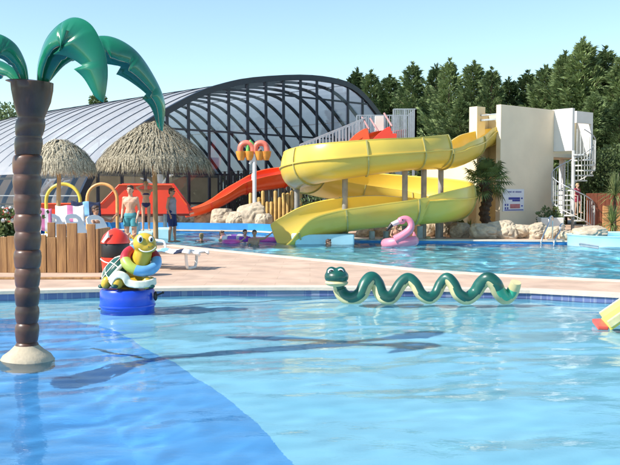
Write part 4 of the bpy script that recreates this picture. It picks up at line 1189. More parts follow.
# flowering plant in planter
def flowers(label, px, Y, z0, w, h, seed):
    r = random.Random(seed); c = P(px, 0, Y); t = thing('flowering_plant', label, 'plant', (c.x, Y, z0))
    mb = MB(); fm = MB(); wm = MB()
    for k in range(900):
        p = Vector((c.x + r.gauss(0, .45) * w, Y + r.gauss(0, .3) * w, z0 + h * r.random() ** .8)); d = Vector((r.uniform(-1, 1), r.uniform(-1, 1), r.uniform(0, 1))).normalized(); s_ = d.orthogonal() * .03; L_ = r.uniform(.07, .14); m2 = p + d * L_ * .5
        mb.add([p, m2 + s_, p + d * L_, m2 - s_], [(0, 1, 2, 3)])
    for k in range(46):
        p = Vector((c.x + r.gauss(0, .4) * w, Y - .1 + r.gauss(0, .25) * w, z0 + h * r.uniform(.6, 1.15)))
        (fm if r.random() < .6 else wm).ell(p, r.uniform(.025, .05), n=8, m=5)
    mb.build('foliage', M_olive, t, fixn=False); fm.build('red_blossom', mat('coral_petal', (.8, .18, .12), .6), t); wm.build('white_blossom', mat('white_petal', (.8, .75, .72), .6), t)
flowers('red and white flowering plant in the planter at the left edge', 8, Yp + .5, .78, .45, .55, 1)

# red and black barrel
Yb_ = 16.2; c = P(113, 0, Yb_); k = Yb_ / F0
zb = .12; zt_ = P(0, 228, Yb_).z; z1_ = P(0, 243, Yb_).z; z2_ = P(0, 257, Yb_).z
br = thing('barrel', 'round red barrel with domed lid and black band behind the turtle', 'barrel', (c.x, Yb_, zb))
mb = MB(); mb.lathe([(.19, zb), (.24, zb + .06), (.27, z2_)], (c.x, Yb_, 0), 28); mb.build('base', M_red, br, smooth=True)
mb = MB(); mb.lathe([(.255, z2_ + .001), (.265, z2_ + .02), (.265, z1_ - .02), (.255, z1_ - .001)], (c.x, Yb_, 0), 28); mb.build('band', M_black, br, smooth=True)
mb = MB(); mb.lathe([(.275, z1_), (.27, z1_ + .04), (.22, z1_ + .15), (.12, z1_ + .24), (.02, zt_)], (c.x, Yb_, 0), 28); mb.build('lid', M_red, br, smooth=True)
mb = MB(); mb.tube([(c.x + .285 * math.sin(a), Yb_ - .285 * math.cos(a), z2_ - .05 - .05 * math.cos(a * 2)) for a in [R(-60 + 12 * i) for i in range(11)]], .012, 6); mb.build('white_swoosh', M_whitep, br)
mb = MB(); q = P(106, 237, Yb_ - .27)
mb.prism([q + Vector(v) for v in ((-.09, 0, -.09), (.04, .02, .11), (.06, .02, -.01), (.03, 0, -.015), (-.05, 0, -.11))], (0, .03, 0)); mb.build('white_arrow', M_whitep, br)

# ------------------------------------------------------------------ artificial palm in the near pool
YP = 8.62; PB = G(23, 352, 0.0)
pm = thing('artificial_palm', 'artificial palm with brown segmented trunk and glossy green fronds in the near pool', 'artificial palm', (P(23, 0, YP).x, YP, 0))
def pz(py): return P(0, py, YP).z
def pxx(px): return P(px, 0, YP).x
cs = [(82, 31), (100, 31), (118, 29.5), (137, 27), (173, 24.5), (215, 24.5), (258, 24), (300, 23), (346, 22)]
def cxat(py):
    for (a, xa2), (b, xb2) in zip(cs, cs[1:]):
        if a <= py <= b: return xa2 + (xb2 - xa2) * (py - a) / (b - a)
    return cs[-1][1]
mb = MB()
prs = [(81, 17.0), (83, 20.6), (90, 20.2), (102, 18), (112, 14.8), (117, 13)]
yy = 119
while yy < 345:
    f = (yy - 119) / 226; w0 = 13.8 - 2.2 * f + (0.5 if 150 < yy < 260 else 0)
    w0 += rnd.uniform(-.45, .45); hseg = rnd.uniform(17.2, 20.2)
    prs += [(yy, w0 - 1.2), (yy + 2.5, w0 - .1), (yy + 7, w0 + .35), (yy + 12, w0 - .2), (yy + hseg - 2, w0 - .9), (yy + hseg - .4, w0 - 1.7)]; yy += hseg
base_i = len(mb.v); n = 32
rows = []
for py_, wpx in prs:
    cx_ = pxx(cxat(py_)); rr2 = wpx / F0 * YP; rows.append([Vector((cx_ + rr2 * math.cos(2*PI*k/n), YP + rr2 * math.sin(2*PI*k/n), pz(py_))) for k in range(n)])
mb.v = [p for r2 in rows for p in r2]
for i in range(len(rows) - 1):
    for k_ in range(n):
        l = (k_ + 1) % n; mb.f.append((i*n + k_, i*n + l, (i+1)*n + l, (i+1)*n + k_)); mb.mi.append(0)
mb.f += [tuple(range(n)), tuple((len(rows)-1)*n + k_ for k_ in range(n))]; mb.mi += [0, 0]
mb.build('trunk', M_pbrown, pm, smooth=True, angle=60)
mb = MB(); mb.lathe([(.27, -.45), (.27, -.02), (.26, .0), (.235, .04), (.17, .085), (.13, .125), (.115, .14), (.02, .145)], (pxx(22), YP, 0.0), 36); mb.build('base_mound', M_pbase, pm, smooth=True)

def frond(pts, wid, parent, seed, dropk=.62, name='frond', teeth=5, sidek=.75):
    """pts: world spine points; two flanks of a folded leaf with stepped lower edges"""
    r = random.Random(seed); sp = [Vector(q) for q in catmull([tuple(p) for p in pts], 8)]; N = len(sp); mb = MB()
    ax = (sp[-1] - sp[0]); ax.z = 0; ax.normalize(); S = Vector((0, 0, 1)).cross(ax).normalized()
    rows = []
    for i, p in enumerate(sp):
        f = i / (N - 1); T = (sp[min(i+6, N-1)] - sp[max(i-6, 0)]).normalized(); Nn = S.cross(T).normalized()
        cen = sp[0].lerp(sp[-1], .5) - Vector((0, 0, .1))
        if Nn.dot(cen - p) < 0: Nn = -Nn
        env = wid * (math.sin(min(1, f * 1.45 + .14) * PI / 2)) * (1 - max(0, f - .55) / .45) ** .6
        tooth = 1 - (.34 if f > .38 else .1) * ((f * teeth) % 1.0)
        env *= .70 + .30 * min(1, max(0, (f - .22) / .28)) ** 1.3
        w = max(env * tooth, .006)
        row = [p + (S * sidek + Nn * dropk) * w, p + (S * sidek * .62 + Nn * dropk * .40) * w, p + (S * sidek * .28 + Nn * dropk * .1) * w, p,
               p + (-S * sidek * .28 + Nn * dropk * .1) * w, p + (-S * sidek * .62 + Nn * dropk * .40) * w, p + (-S * sidek + Nn * dropk) * w]
        rows.append(row)
    m = 7; mb.v = [q for r2 in rows for q in r2]
    for i in range(N - 1):
        for k_ in range(m - 1): mb.f.append((i*m + k_, i*m + k_ + 1, (i+1)*m + k_ + 1, (i+1)*m + k_)); mb.mi.append(0)
    o = mb.build(name, M_pgreen, parent, smooth=True, angle=50, solid=.022)
    return o
def F(px, py, dy=0): return P(px, py, YP + dy)
frond([F(38, 84, -.02), F(40, 62, -.06), F(50, 36, -.12), F(70, 19, -.2), F(90, 25, -.28), (F(103, 50, -.34)), F(106, 76, -.37), F(103, 102, -.38)], .46, pm, 1, dropk=.92, sidek=.55)
frond([F(40, 84, .05), F(56, 58, .15), F(80, 42, .3), F(108, 37, .45), F(134, 50, .58), F(153, 76, .68), F(164, 103, .74), F(162, 131, .78)], .33, pm, 2, dropk=.9, sidek=.6)
frond([F(28, 84, 0), F(25, 64, -.03), F(14, 44, -.1), F(-6, 34, -.18), F(-30, 40, -.28), F(-48, 66, -.34), F(-54, 100, -.36)], .33, pm, 3, dropk=.9, sidek=.55)
frond([F(24, 84, .05), F(12, 68, .14), F(-8, 60, .26), F(-30, 68, .38), F(-46, 92, .5), F(-52, 116, .56)], .24, pm, 4, dropk=.9)

# ------------------------------------------------------------------ green sea serpent in the near pool
YS = 13.0
M_sg = mat('dark_green_paint', (.008, .10, .075), .35, .25, 2.5, coat=.3)
M_sb = mat('cream_belly', (.62, .55, .30), .5, .12, 4)
M_slg = mat('mint_green_paint', (.05, .42, .25), .35, .15, 3, coat=.3)
spn = [(338, 279), (339, 287), (343, 295), (352, 298.6), (361, 294), (366, 284), (371.5, 278.6), (377, 284), (381, 294), (387.5, 298.4), (394, 295), (401, 284), (408, 278.8), (415, 284), (421, 294), (429, 298.4), (436, 294), (441, 284),
       (447, 278.4), (453, 284), (458, 294), (466.5, 298.4), (475, 293), (481, 284), (488, 279), (495, 284), (499, 292), (505, 297.6), (511, 294), (514.5, 287), (516, 282)]
sw = catmull([tuple(P(x, y, YS + .05 * math.sin(i * 1.2))) for i, (x, y) in enumerate(spn)], 12)
nS = len(sw)
def srad(i):
    f = i / (nS - 1)
    return (.098 + .012 * math.sin(f * 9)) * (1 if f < .9 else 1 - (f - .9) * 2.4) if f > .04 else .088
snake = thing('serpent_figure', 'wavy green serpent with cream belly and googly eyes rising from the near pool', 'serpent figure', (P(420, 0, YS).x, YS, 0))
mb = MB(); rows = []; n = 40
pts = [Vector(p) for p in sw]
for i, p in enumerate(pts):
    T = (pts[min(i+1, nS-1)] - pts[max(i-1, 0)]).normalized(); S = Vector((0, 1, 0)); U = T.cross(S).normalized()   # U = dorsal side in the plane
    S = U.cross(T).normalized()
    if i == 0: Up = U
    rows.append([p + (U * math.cos(2*PI*k/n) + S * math.sin(2*PI*k/n)) * srad(i) for k in range(n)])
mb.v = [p for r2 in rows for p in r2]
for i in range(nS - 1):
    T = (pts[i+1] - pts[i]).normalized()
    for k_ in range(n):
        l = (k_ + 1) % n; mb.f.append((i*n + k_, i*n + l, (i+1)*n + l, (i+1)*n + k_))
        a = 360 * (k_ + .5) / n; dors = abs(a if a < 180 else 360 - a)
        f = i / nS; belly = dors > 112 + 8 * math.sin(i * .19)
        mb.mi.append(1 if (belly or f > .955) else (2 if f > .845 else 0))
mb.f += [tuple(range(n)), tuple((nS-1)*n + k_ for k_ in range(n))]; mb.mi += [0, 1]
mb.build('body', [M_sg, M_sb, M_slg], snake, smooth=True, angle=60)
# head
hc = P(336.5, 277.5, YS - .05)
mb = MB(); mb.ell(hc + Vector((0, -.02, .015)), (.185, .20, .125), n=22, m=14); mb.ell(hc + Vector((-.075, -.03, .085)), (.085, .09, .085), n=14, m=9); mb.ell(hc + Vector((.055, -.03, .085)), (.085, .09, .085), n=14, m=9)
hd = remeshed(mb, 'head', M_sg, snake, .012, 6)
mb = MB(); mb.ell(hc + Vector((0, -.035, -.075)), (.175, .19, .06), n=22, m=10); mb.build('lower_jaw', M_sb, hd, smooth=True)
for sx in (-.078, .06):
    e = hc + Vector((sx - .005, -.108, .092)); Mx = Matrix.Rotation(R(90), 3, 'X')
    mb = MB(); mb.ell(e, (.052, .022, .052), n=16, m=10); ey = mb.build('eye', M_whitep, hd, smooth=True)
    mb = MB(); mb.tube([e + Vector((.036 * math.cos(a) * q, -.021 - .002, .036 * math.sin(a) * q)) for a, q in [(R(30 * j), 1 - j * .035) for j in range(16)]], .006, 6); mb.ell(e + Vector((.005, -.02, -.005)), (.013, .009, .016), n=10, m=6); mb.build('pupil', M_black, ey, smooth=True)

# ------------------------------------------------------------------ turtle on blue drum
YT = 12.5; k1 = YT / F0
def T_(px, py, dy=0): return P(px, py, YT + dy)
tc_ = T_(127.5, 290)
tt = thing('turtle_figure', 'smiling yellow turtle with a striped swim ring sitting on a blue drum', 'turtle figure', (tc_.x, YT, 0))
M_ty = mat('ochre_yellow_paint', (.66, .42, .035), .38, .1, 3, coat=.2)
M_tg = mat('shell_green', (.006, .075, .055), .35, .15, 3, coat=.3)
M_tw = mat('cream_white_paint', (.74, .73, .62), .45, .05, 3)
mb = MB(); mb.lathe([(.385, -.45), (.385, .02), (.395, .04), (.395, .25), (.375, .285), (.05, .29)], (tc_.x, YT, 0), 40); mb.build('drum', M_blue, tt, smooth=True, bevel=0)
mb = MB(); mb.lathe([(.40, .035), (.405, .05), (.40, .065)], (tc_.x, YT, 0), 40); mb.build('drum_rim', M_blue, tt, smooth=True)
zc = T_(0, 287).z
# body + neck + head as one skin
mb = MB()
head = T_(144.5, 243, -.14)
mb.ell(head, (.165, .17, .15), n=22, m=14); mb.ell(head + Vector((.06, -.05, -.055)), (.13, .12, .09), n=18, m=12)
mb.cap(T_(140, 264, -.05), T_(144, 250, -.12), .15, .125)
mb.cap(T_(128, 279, .05), T_(140, 264, -.05), .2, .13)
for px, dy in ((106, -.18), (118, -.30), (146, -.26), (150, .1)): mb.cap(T_(px, 284, dy), T_(px + 1, 281, dy), .075, .07)
mb.ell(T_(130, 281, 0), (.30, .28, .09), n=22, m=10)
body = remeshed(mb, 'body', M_ty, tt, .014, 6)
# shell
sc_ = T_(118, 271, .02); Ms = Matrix.Rotation(R(-52), 3, 'Y')
mb = MB(); mb.ell(sc_, (.265, .255, .175), M=Matrix.Rotation(R(-48), 3, 'Y'), n=28, m=18); sh = mb.build('shell', M_tg, tt, smooth=True)
mb = MB()
Mr = Matrix.Rotation(R(-48), 3, 'Y'); 
def shp(th, ph, ex=1.02):
    return sc_ + Mr @ Vector((.265 * math.sin(th) * math.cos(ph) * ex, .255 * math.sin(th) * math.sin(ph) * ex, .175 * math.cos(th) * ex))
for ph in [k * PI / 4 + .35 for k in range(8)]: mb.tube([shp(t, ph) for t in [R(a) for a in range(28, 96, 8)]], .008, 6)
for th in (28, 62): mb.tube([shp(R(th), 2 * PI * k / 32) for k in range(32)], .008, 6, closed=True)
mb.build('shell_lines', M_tw, sh)
mb = MB(); mb.tube([shp(R(94), 2 * PI * k / 32, 1.03) for k in range(32)], .028, 8, closed=True); mb.build('shell_rim', M_tw, sh, smooth=True)
mb = MB(); hem = [Vector(q) for q in catmull([tuple(T_(x, y, d)) for x, y, d in ((111, 284, -.28), (114, 277, -.33), (119, 274.5, -.36), (125, 277, -.36), (129, 283, -.35), (139, 284.5, -.36), (151, 283, -.31), (155, 281, -.18))], 6)]
for a_, b_ in zip(hem, hem[1:]): mb.bar(a_, b_ + (b_ - a_) * .2, .05, .105, up=(0, -1, 0) if False else (0, 0, 1))
hm = mb.build('shell_hem', M_tw, tt); md = hm.modifiers.new('r', 'REMESH'); md.mode = 'VOXEL'; md.voxel_size = .012; md.use_smooth_shade = True; md = hm.modifiers.new('s', 'SMOOTH'); md.iterations = 6
for px, dy in ((101.5, -.16), (114.5, -.37), (151.5, -.3)):
    mb = MB(); mb.ell(T_(px, 286.3, dy), (.05, .055, .03), n=12, m=8); mb.build('foot', M_tg, tt, smooth=True)
# swim ring round the neck
rc = T_(141, 260, -.10); Mq = Matrix.Rotation(R(20), 3, 'Y') @ Matrix.Rotation(R(38), 3, 'X')
cols = [mat('ring_red', (.42, .02, .035), .4, coat=.2), mat('ring_lime', (.42, .52, .10), .4, coat=.2), mat('ring_sky', (.16, .42, .75), .4, coat=.2), MATS['ring_red'] if 'ring_red' in MATS else None, mat('ring_gold', (.6, .4, .03), .4), MATS['ring_sky']]
NR = 48; Rg = .222; rt = .078
base0 = R(205)
mb = MB()
mb.tube([rc + Mq @ Vector((Rg * math.cos(2*PI*k/NR), Rg * math.sin(2*PI*k/NR), 0)) for k in range(NR)], rt, 14, closed=True,
        mif=lambda i, k: {0: 2, 1: 0, 2: 1, 3: 2, 4: 2, 5: 0}[int(((i / NR * 360 + 275) % 360) // 60)])
mb.build('swim_ring', cols[:3], tt, smooth=True, angle=80)
# face
for sx, sy, dy, s_ in ((-2.2, -4.5, -.165, 1.0), (8.0, -4.2, -.12, .8)):
    e = head + Vector((sx * k1, dy, -sy * k1)); mb = MB(); mb.ell(e, (.042 * s_, .022, .056 * s_), n=16, m=10); ey = mb.build('eye', M_whitep, body, smooth=True)
    mb = MB(); mb.ell(e + Vector((.008, -.016, -.006)), (.024 * s_, .012, .036 * s_), n=12, m=8); pu = mb.build('pupil', M_black, ey, smooth=True)
mb = MB(); mc = head + Vector((.055, -.06, -.06))
mb.tube([mc + Vector((.135 * math.sin(a), -.116 * math.cos(a), -.035 - .02 * math.cos(a) + .055 * (abs(a) / 1.2) ** 2)) for a in [R(-66 + 11 * i) for i in range(13)]], .009, 6); mb.build('mouth', M_tw, body, smooth=True)
mb = MB()
for sx in (.035, .095): mb.ell(mc + Vector((sx, -.105, .015)), .008, n=8, m=5)
mb.build('nostrils', M_black, body)
for a_, b_ in (((133, 238), (131.5, 235.5)),):
    mb = MB(); mb.cap(T_(*a_, -.1), T_(*b_, -.1), .018, .01); mb.build('knob_horn', M_ty, body, smooth=True)
mb = MB(); mb.ell(T_(155.5, 296, -.1), (.03, .04, .07), n=12, m=8); mb.tube([T_(155, 296, -.12), T_(161, 293.5, -.14), T_(163.5, 292.5, -.15)], .013, 8); mb.ell(T_(163, 292.6, -.15), .02, n=8, m=6); mb.build('lever', M_black, tt, smooth=True)

# ------------------------------------------------------------------ toddler slide at right edge
YX = 10.6
def X_(px, py, dy=0): return P(px, py, YX + dy)
ts = thing('toddler_slide', 'small yellow pool slide with a red end lip at the right picture edge', 'pool slide', (X_(625, 0).x, YX, 0))
M_cy = mat('clear_yellow_plastic', (.76, .62, .12), .35, .05, 2)
lo_f, lo_b = X_(609, 327, -.1), X_(601, 318.2, .3)
tip_f, tip_b = X_(598, 326.4, -.1), X_(592, 318.6, .3)
up_f, up_b = lo_f + Vector((1.35, 0, .95)), lo_b + Vector((1.35, 0, .95))
mb = MB(); mb.prism([lo_f, lo_b, up_b, up_f], (0.02, 0, -.05)); mb.build('chute', M_cy, ts, bevel=.01)
for a, b in ((lo_f, up_f), (lo_b, up_b)):
    mb = MB(); mb.bar(a + Vector((0, 0, .03)), b + Vector((0, 0, .03)), .035, .10); mb.build('side_rim', mat('pale_yellow_plastic', (.80, .72, .38), .35), ts, bevel=.012)
mb = MB(); mb.prism([tip_f, tip_b, lo_b - Vector((.003, 0, 0)), lo_f - Vector((.003, 0, 0))], (0, 0, -.045)); mb.build('end_lip', mat('coral_red_plastic', (.75, .10, .07), .35), ts, bevel=.012)
mb = MB(); mb.box((up_f.x, up_f.y, up_f.z - .1), (up_f.x + .5, up_b.y, up_f.z - .05)); mb.build('platform', M_cy, ts)
for x in (up_f.x + .05, up_f.x + .45):
    for y in (up_f.y + .03, up_b.y - .03):
        mb = MB(); mb.tube([(x, y, -.42), (x, y, up_f.z - .1)], .03, 8); mb.build('leg', M_steel, ts)

# ------------------------------------------------------------------ people
def V3(*a): return Vector(a)
BASE = dict(head=(0, -.01, 1.62), neck=(0, .015, 1.45), chest=(0, 0, 1.29), belly=(0, .0, 1.1), pelvis=(0, .01, .95),
            shL=(.175, .01, 1.41), shR=(-.175, .01, 1.41), elL=(.235, .03, 1.13), elR=(-.235, .03, 1.13), wrL=(.25, -.05, .88), wrR=(-.25, -.05, .88),
            hiL=(.09, .01, .92), hiR=(-.09, .01, .92), knL=(.1, -.01, .5), knR=(-.1, -.01, .5), anL=(.1, .04, .08), anR=(-.1, .04, .08), toL=(.12, -.12, .035), toR=(-.12, -.12, .035))
def person(label, loc, rz, height, pose=None, skin=None, hair=None, clothes=(), slim=1.0, group=None, longhair=False, shades=False):
    J = {k: Vector(v) for k, v in BASE.items()}
    for k, v in (pose or {}).items(): J[k] = Vector(v)
    sc = height / 1.75; t = thing('person', label, 'person', tuple(loc), rz, group)
    s = lambda v: Vector(v) * sc
    mb = MB(); sk = skin or M_skin; hd = J['head']
    nf = (J['neck'] - J['chest']).normalized()
    mb.ell(s(hd + V3(0, .008, .02)), s((.076, .092, .098)), n=18, m=12); mb.ell(s(hd + V3(0, -.025, -.045)), s((.056, .062, .066)), n=14, m=10)
    mb.cap(s(hd + V3(0, -.088, .012)), s(hd + V3(0, -.103, -.018)), .008 * sc, .013 * sc, 8)
    for sx in (-1, 1): mb.ell(s(hd + V3(sx * .078, .01, .0)), s((.012, .02, .03)), n=8, m=6)
    mb.cap(s(J['neck']), s(hd + V3(0, .02, -.06)), .056 * sc, .05 * sc)
    w = slim
    mb.cap(s(J['chest'] + V3(-.075, 0, .03)), s(J['chest'] + V3(.075, 0, .03)), .105 * sc * w, .105 * sc * w); mb.ell(s(J['chest']), s((.155 * w, .105, .17)), n=16, m=10)
    mb.cap(s(J['chest']), s(J['belly']), .11 * sc * w, .105 * sc * w); mb.cap(s(J['belly'] + V3(-.03, 0, 0)), s(J['pelvis'] + V3(-.04, 0, 0)), .098 * sc * w, .105 * sc * w); mb.cap(s(J['belly'] + V3(.03, 0, 0)), s(J['pelvis'] + V3(.04, 0, 0)), .098 * sc * w, .105 * sc * w)
    mb.cap(s(J['neck'] + V3(0, 0, -.02)), s(J['chest'] + V3(0, 0, .08)), .06 * sc, .1 * sc)
    for S_ in 'LR':
        sx = 1 if S_ == 'L' else -1
        sh, el, wr = J['sh' + S_], J['el' + S_], J['wr' + S_]; hi, kn, an, to = J['hi' + S_], J['kn' + S_], J['an' + S_], J['to' + S_]
        mb.cap(s(J['neck'] + V3(0, 0, -.05)), s(sh), .05 * sc, .052 * sc); mb.cap(s(sh), s(el), .047 * sc * w, .036 * sc * w); mb.cap(s(el), s(wr), .038 * sc * w, .024 * sc)
        d = (wr - el).normalized(); fwd = V3(0, -1, 0); fwd = (fwd - d * fwd.dot(d))
        fwd = fwd.normalized() if fwd.length > .2 else V3(0, 0, 1); sd2 = d.cross(fwd).normalized()
        pc = wr + d * .05; mb.cap(s(wr), s(pc + fwd * .012), .024 * sc, .026 * sc, 8); mb.cap(s(pc + fwd * .018), s(pc - fwd * .018 + d * .02), .017 * sc, .017 * sc, 8)
        for j, (o_, l_) in enumerate(((.028, .062), (.010, .07), (-.009, .066), (-.027, .052))):
            b0 = pc + d * .03 + fwd * o_; b1 = b0 + d * l_ * .55; b2 = b1 + (d * .8 - sd2 * sx * .55).normalized() * l_ * .5
            mb.cap(s(b0), s(b1), .0092 * sc, .0088 * sc, 6); mb.cap(s(b1), s(b2), .0088 * sc, .0078 * sc, 6)
        mb.cap(s(wr + d * .03 + fwd * .025), s(wr + d * .065 + fwd * .055), .011 * sc, .0095 * sc, 6)
        mb.cap(s(hi), s(kn), .082 * sc * w, .055 * sc * w); mb.cap(s(kn), s(kn.lerp(an, .35) + V3(0, .012, 0)), .052 * sc * w, .053 * sc * w); mb.cap(s(kn.lerp(an, .35) + V3(0, .012, 0)), s(an), .052 * sc * w, .035 * sc)
        mb.cap(s(an + V3(0, .02, -.04)), s(to), .036 * sc, .024 * sc)
    body_ = remeshed(mb, 'body', sk, t, .0085 * sc + .0005, 3, world=False)
    for sx in (-1, 1):
        mb = MB(); mb.ell(s(hd + V3(sx * .031, -.083, .018)), s((.013, .008, .008)), n=8, m=6); mb.build('eye', M_black, body_, world=False, smooth=True)
    mb = MB(); mb.cap(s(hd + V3(-.018, -.086, -.05)), s(hd + V3(.018, -.086, -.05)), .006 * sc, .006 * sc, 6); mb.build('mouth', mat('lip', (.35, .10, .09), .5), body_, world=False)
    mb = MB(); mb.ell(s(hd + V3(0, .022, .042)), s((.086, .096, .09)), n=16, m=10); mb.cap(s(hd + V3(-.03, -.055, .095)), s(hd + V3(.03, -.055, .095)), .028 * sc, .028 * sc, 8)
    mb.ell(s(hd + V3(0, .06, -.01)), s((.072, .055, .08)), n=12, m=8)
    if longhair: mb.cap(s(hd + V3(0, .075, 0)), s(hd + V3(0, .09, -.2)), .06 * sc, .035 * sc)
    remeshed(mb, 'hair', hair or M_hairb, body_, .01 * sc, 3, world=False)
    if shades:
        mb = MB(); mb.ell(s(hd + V3(.032, -.092, .02)), s((.026, .008, .018)), n=10, m=6); mb.ell(s(hd + V3(-.032, -.092, .02)), s((.026, .008, .018)), n=10, m=6); mb.bar(s(hd + V3(.06, -.08, .025)), s(hd + V3(.082, .02, .02)), .006); mb.bar(s(hd + V3(-.06, -.08, .025)), s(hd + V3(-.082, .02, .02)), .006)
        mb.build('sunglasses', M_black, body_, world=False)
    for kind, m_ in clothes:
        mb = MB(); g = .012
        if kind in ('shorts', 'longshorts'):
            mb.cap(s(J['pelvis'] + V3(-.045, 0, .03)), s(J['pelvis'] + V3(.045, 0, .03)), (.112 * w + g) * sc, (.112 * w + g) * sc)
            q = .95 if kind == 'longshorts' else .5
            for S_ in 'LR':
                hi, kn = J['hi' + S_], J['kn' + S_]; mb.tube([s(hi), s(hi.lerp(kn, q * .5)), s(hi.lerp(kn, q))], [(.09 * w + g) * sc, (.085 * w + g) * sc, (.076 * w + g) * sc], 12)
        elif kind == 'vest':
            mb.cap(s(J['chest'] + V3(-.075, 0, .035)), s(J['chest'] + V3(.075, 0, .035)), (.107 * w + g) * sc, (.107 * w + g) * sc); mb.cap(s(J['chest']), s(J['belly']), (.125 * w + g) * sc, (.12 * w + g) * sc)
            mb.tube([s(J['chest']), s(J['belly']), s(J['pelvis'] + V3(0, 0, -.03))], [(.13 * w + g) * sc, (.135 * w + g) * sc, (.15 * w + g) * sc], 14)
            for sx in (-1, 1): mb.cap(s(J['chest'] + V3(sx * .09, 0, .08)), s(J['neck'] + V3(sx * .08, 0, -.03)), .04 * sc, .032 * sc)
        elif kind == 'brief':
            mb.cap(s(J['pelvis'] + V3(-.045, 0, -.02)), s(J['pelvis'] + V3(.045, 0, -.02)), (.108 * w + g) * sc, (.108 * w + g) * sc)
        elif kind == 'bra':
            mb.tube([s(J['chest'] + V3(0, 0, -.03)), s(J['chest'] + V3(0, 0, .035))], [(.15 * w + g) * sc, (.158 * w + g) * sc], 20)
            for p_ in range(len(mb.v)): mb.v[p_] = Vector((mb.v[p_].x, mb.v[p_].y * .74, mb.v[p_].z))
        elif kind == 'tshirt':
            mb.cap(s(J['chest'] + V3(-.07, 0, .035)), s(J['chest'] + V3(.07, 0, .035)), (.107 * w + g) * sc, (.107 * w + g) * sc); mb.cap(s(J['chest']), s(J['belly']), (.125 * w + g) * sc, (.12 * w + g) * sc)
            for S_ in 'LR': mb.cap(s(J['neck'] + V3(0, 0, -.05)), s(J['sh' + S_]), (.05 + g) * sc, (.053 + g) * sc); mb.cap(s(J['sh' + S_]), s(J['sh' + S_].lerp(J['el' + S_], .5)), (.05 + g) * sc, (.045 + g) * sc)
        remeshed(mb, {'shorts': 'shorts', 'longshorts': 'shorts', 'vest': 'vest', 'brief': 'swim_brief', 'bra': 'bikini_top', 'tshirt': 'shirt'}[kind], m_, body_, .011 * sc, 2, world=False)
    return t
M_nvs = mat('navy_shorts', (.015, .03, .12), .8); M_gv = mat('grey_vest', (.30, .28, .32), .85); M_teal = mat('teal_trunks', (.06, .30, .36), .7); M_bk = mat('navy_swimwear', (.02, .02, .11), .6); M_mar = mat('maroon_cloth', (.30, .03, .06), .8)
g = G(172, 242.5)
person('man in grey vest and navy shorts standing by the far pool in profile', (g.x, g.y, .12), R(72), 1.76, dict(elR=(-.22, .06, 1.13), wrR=(-.2, -.03, .9), elL=(.22, .05, 1.13), wrL=(.2, -.05, .9), knL=(.1, -.05, .5), anL=(.1, -.06, .08), toL=(.12, -.22, .035)), M_skin2, M_hairb, (('vest', M_gv), ('longshorts', M_nvs)), shades=True)
g2 = P(128.5, 0, 22.0)
person('bare-chested boy in teal trunks standing behind the loungers', (g2.x, 22.0, .12), R(-8), 1.79, dict(elL=(.215, .05, 1.14), wrL=(.20, -.08, .92), elR=(-.215, .05, 1.14), wrR=(-.19, -.1, .93), shL=(.16, .01, 1.41), shR=(-.16, .01, 1.41)), M_skin, M_hairb, (('shorts', M_teal),))
g3 = P(144.3, 0, 28.9); gz = P(0, 231, 28.9).z
person('girl in dark bikini with hands raised to her head on a pale blue block', (g3.x, 28.9, gz), R(15), 1.68, dict(elL=(.32, -.05, 1.52), wrL=(.13, -.10, 1.60), elR=(-.32, -.05, 1.52), wrR=(-.13, -.10, 1.60)), M_skin, M_hairy, (('bra', M_bk), ('brief', M_bk)), slim=.92)
# reclining bather
g4 = P(104, 0, 21.8); z4 = P(0, 209, 21.8).z
person('reclining bather with brown hair and sunglasses on a lounger', (g4.x, 21.6, z4 - 1.24 ), R(60), 1.7, dict(neck=(0, .28, 1.08 + .0), head=(0, .30, 1.25), chest=(0, .18, .92), belly=(0, .06, .76), pelvis=(0, -.02, .62), shL=(.175, .26, 1.03), shR=(-.175, .26, 1.03), elL=(.36, .1, .95), wrL=(.3, -.1, 1.1), elR=(-.3, .1, .85), wrR=(-.22, -.1, .8),
       hiL=(.09, -.05, .6), hiR=(-.09, -.05, .6), knL=(.12, -.45, .66), knR=(-.12, -.42, .62), anL=(.12, -.8, .6), anR=(-.12, -.85, .6), toL=(.12, -.95, .66), toR=(-.12, -.97, .68)), M_skin2, M_hairb, (('brief', M_bk),), shades=True)
# child on the staircase
g5 = P(579.5, 0, 33.55); z5 = P(0, 215, 33.55).z
person('child in a maroon top stepping down the spiral staircase', (g5.x, 33.5, z5), R(35), P(0, 183, 33.5).z - z5, dict(knL=(.1, -.16, .56), anL=(.1, -.1, .2), toL=(.12, -.26, .12), elR=(-.3, -.05, 1.2), wrR=(-.42, -.15, 1.12)), M_skin, M_hairy, (('tshirt', M_mar), ('shorts', M_mar)), slim=.9)
# swimmers standing in the far pool: water level z=.02
def swimmer(label, px, py, skin, hair, rz, clothes=(), pose=None, height=1.65, out=.30, longhair=False):
    """py = waterline pixel; out = metres of body above the water"""
    q = G(px, py, .02); return person(label, (q.x, q.y, .02 + out - height), rz, height, pose, skin, hair, clothes, group=None, longhair=longhair)
arms_fwd = dict(elL=(.22, -.16, 1.28), wrL=(.16, -.38, 1.40), elR=(-.22, -.16, 1.28), wrR=(-.16, -.38, 1.40))
swimmer('blond head of a swimmer alone at the left of the far pool', 201.5, 240.5, M_skin2, M_hairy, R(160), out=.28)
swimmer('dark haired swimmer with an arm forward left of the purple group', 222, 240, M_skin, M_hairb, R(70), out=.34, pose=dict(elR=(-.2, -.2, 1.38), wrR=(-.16, -.42, 1.46)))
swimmer('dark haired swimmer in purple beside the pink lilo', 245, 241, M_skin, M_hairb, R(20), (('tshirt', mat('purple_cloth', (.30, .05, .5), .7)),), arms_fwd, out=.42)
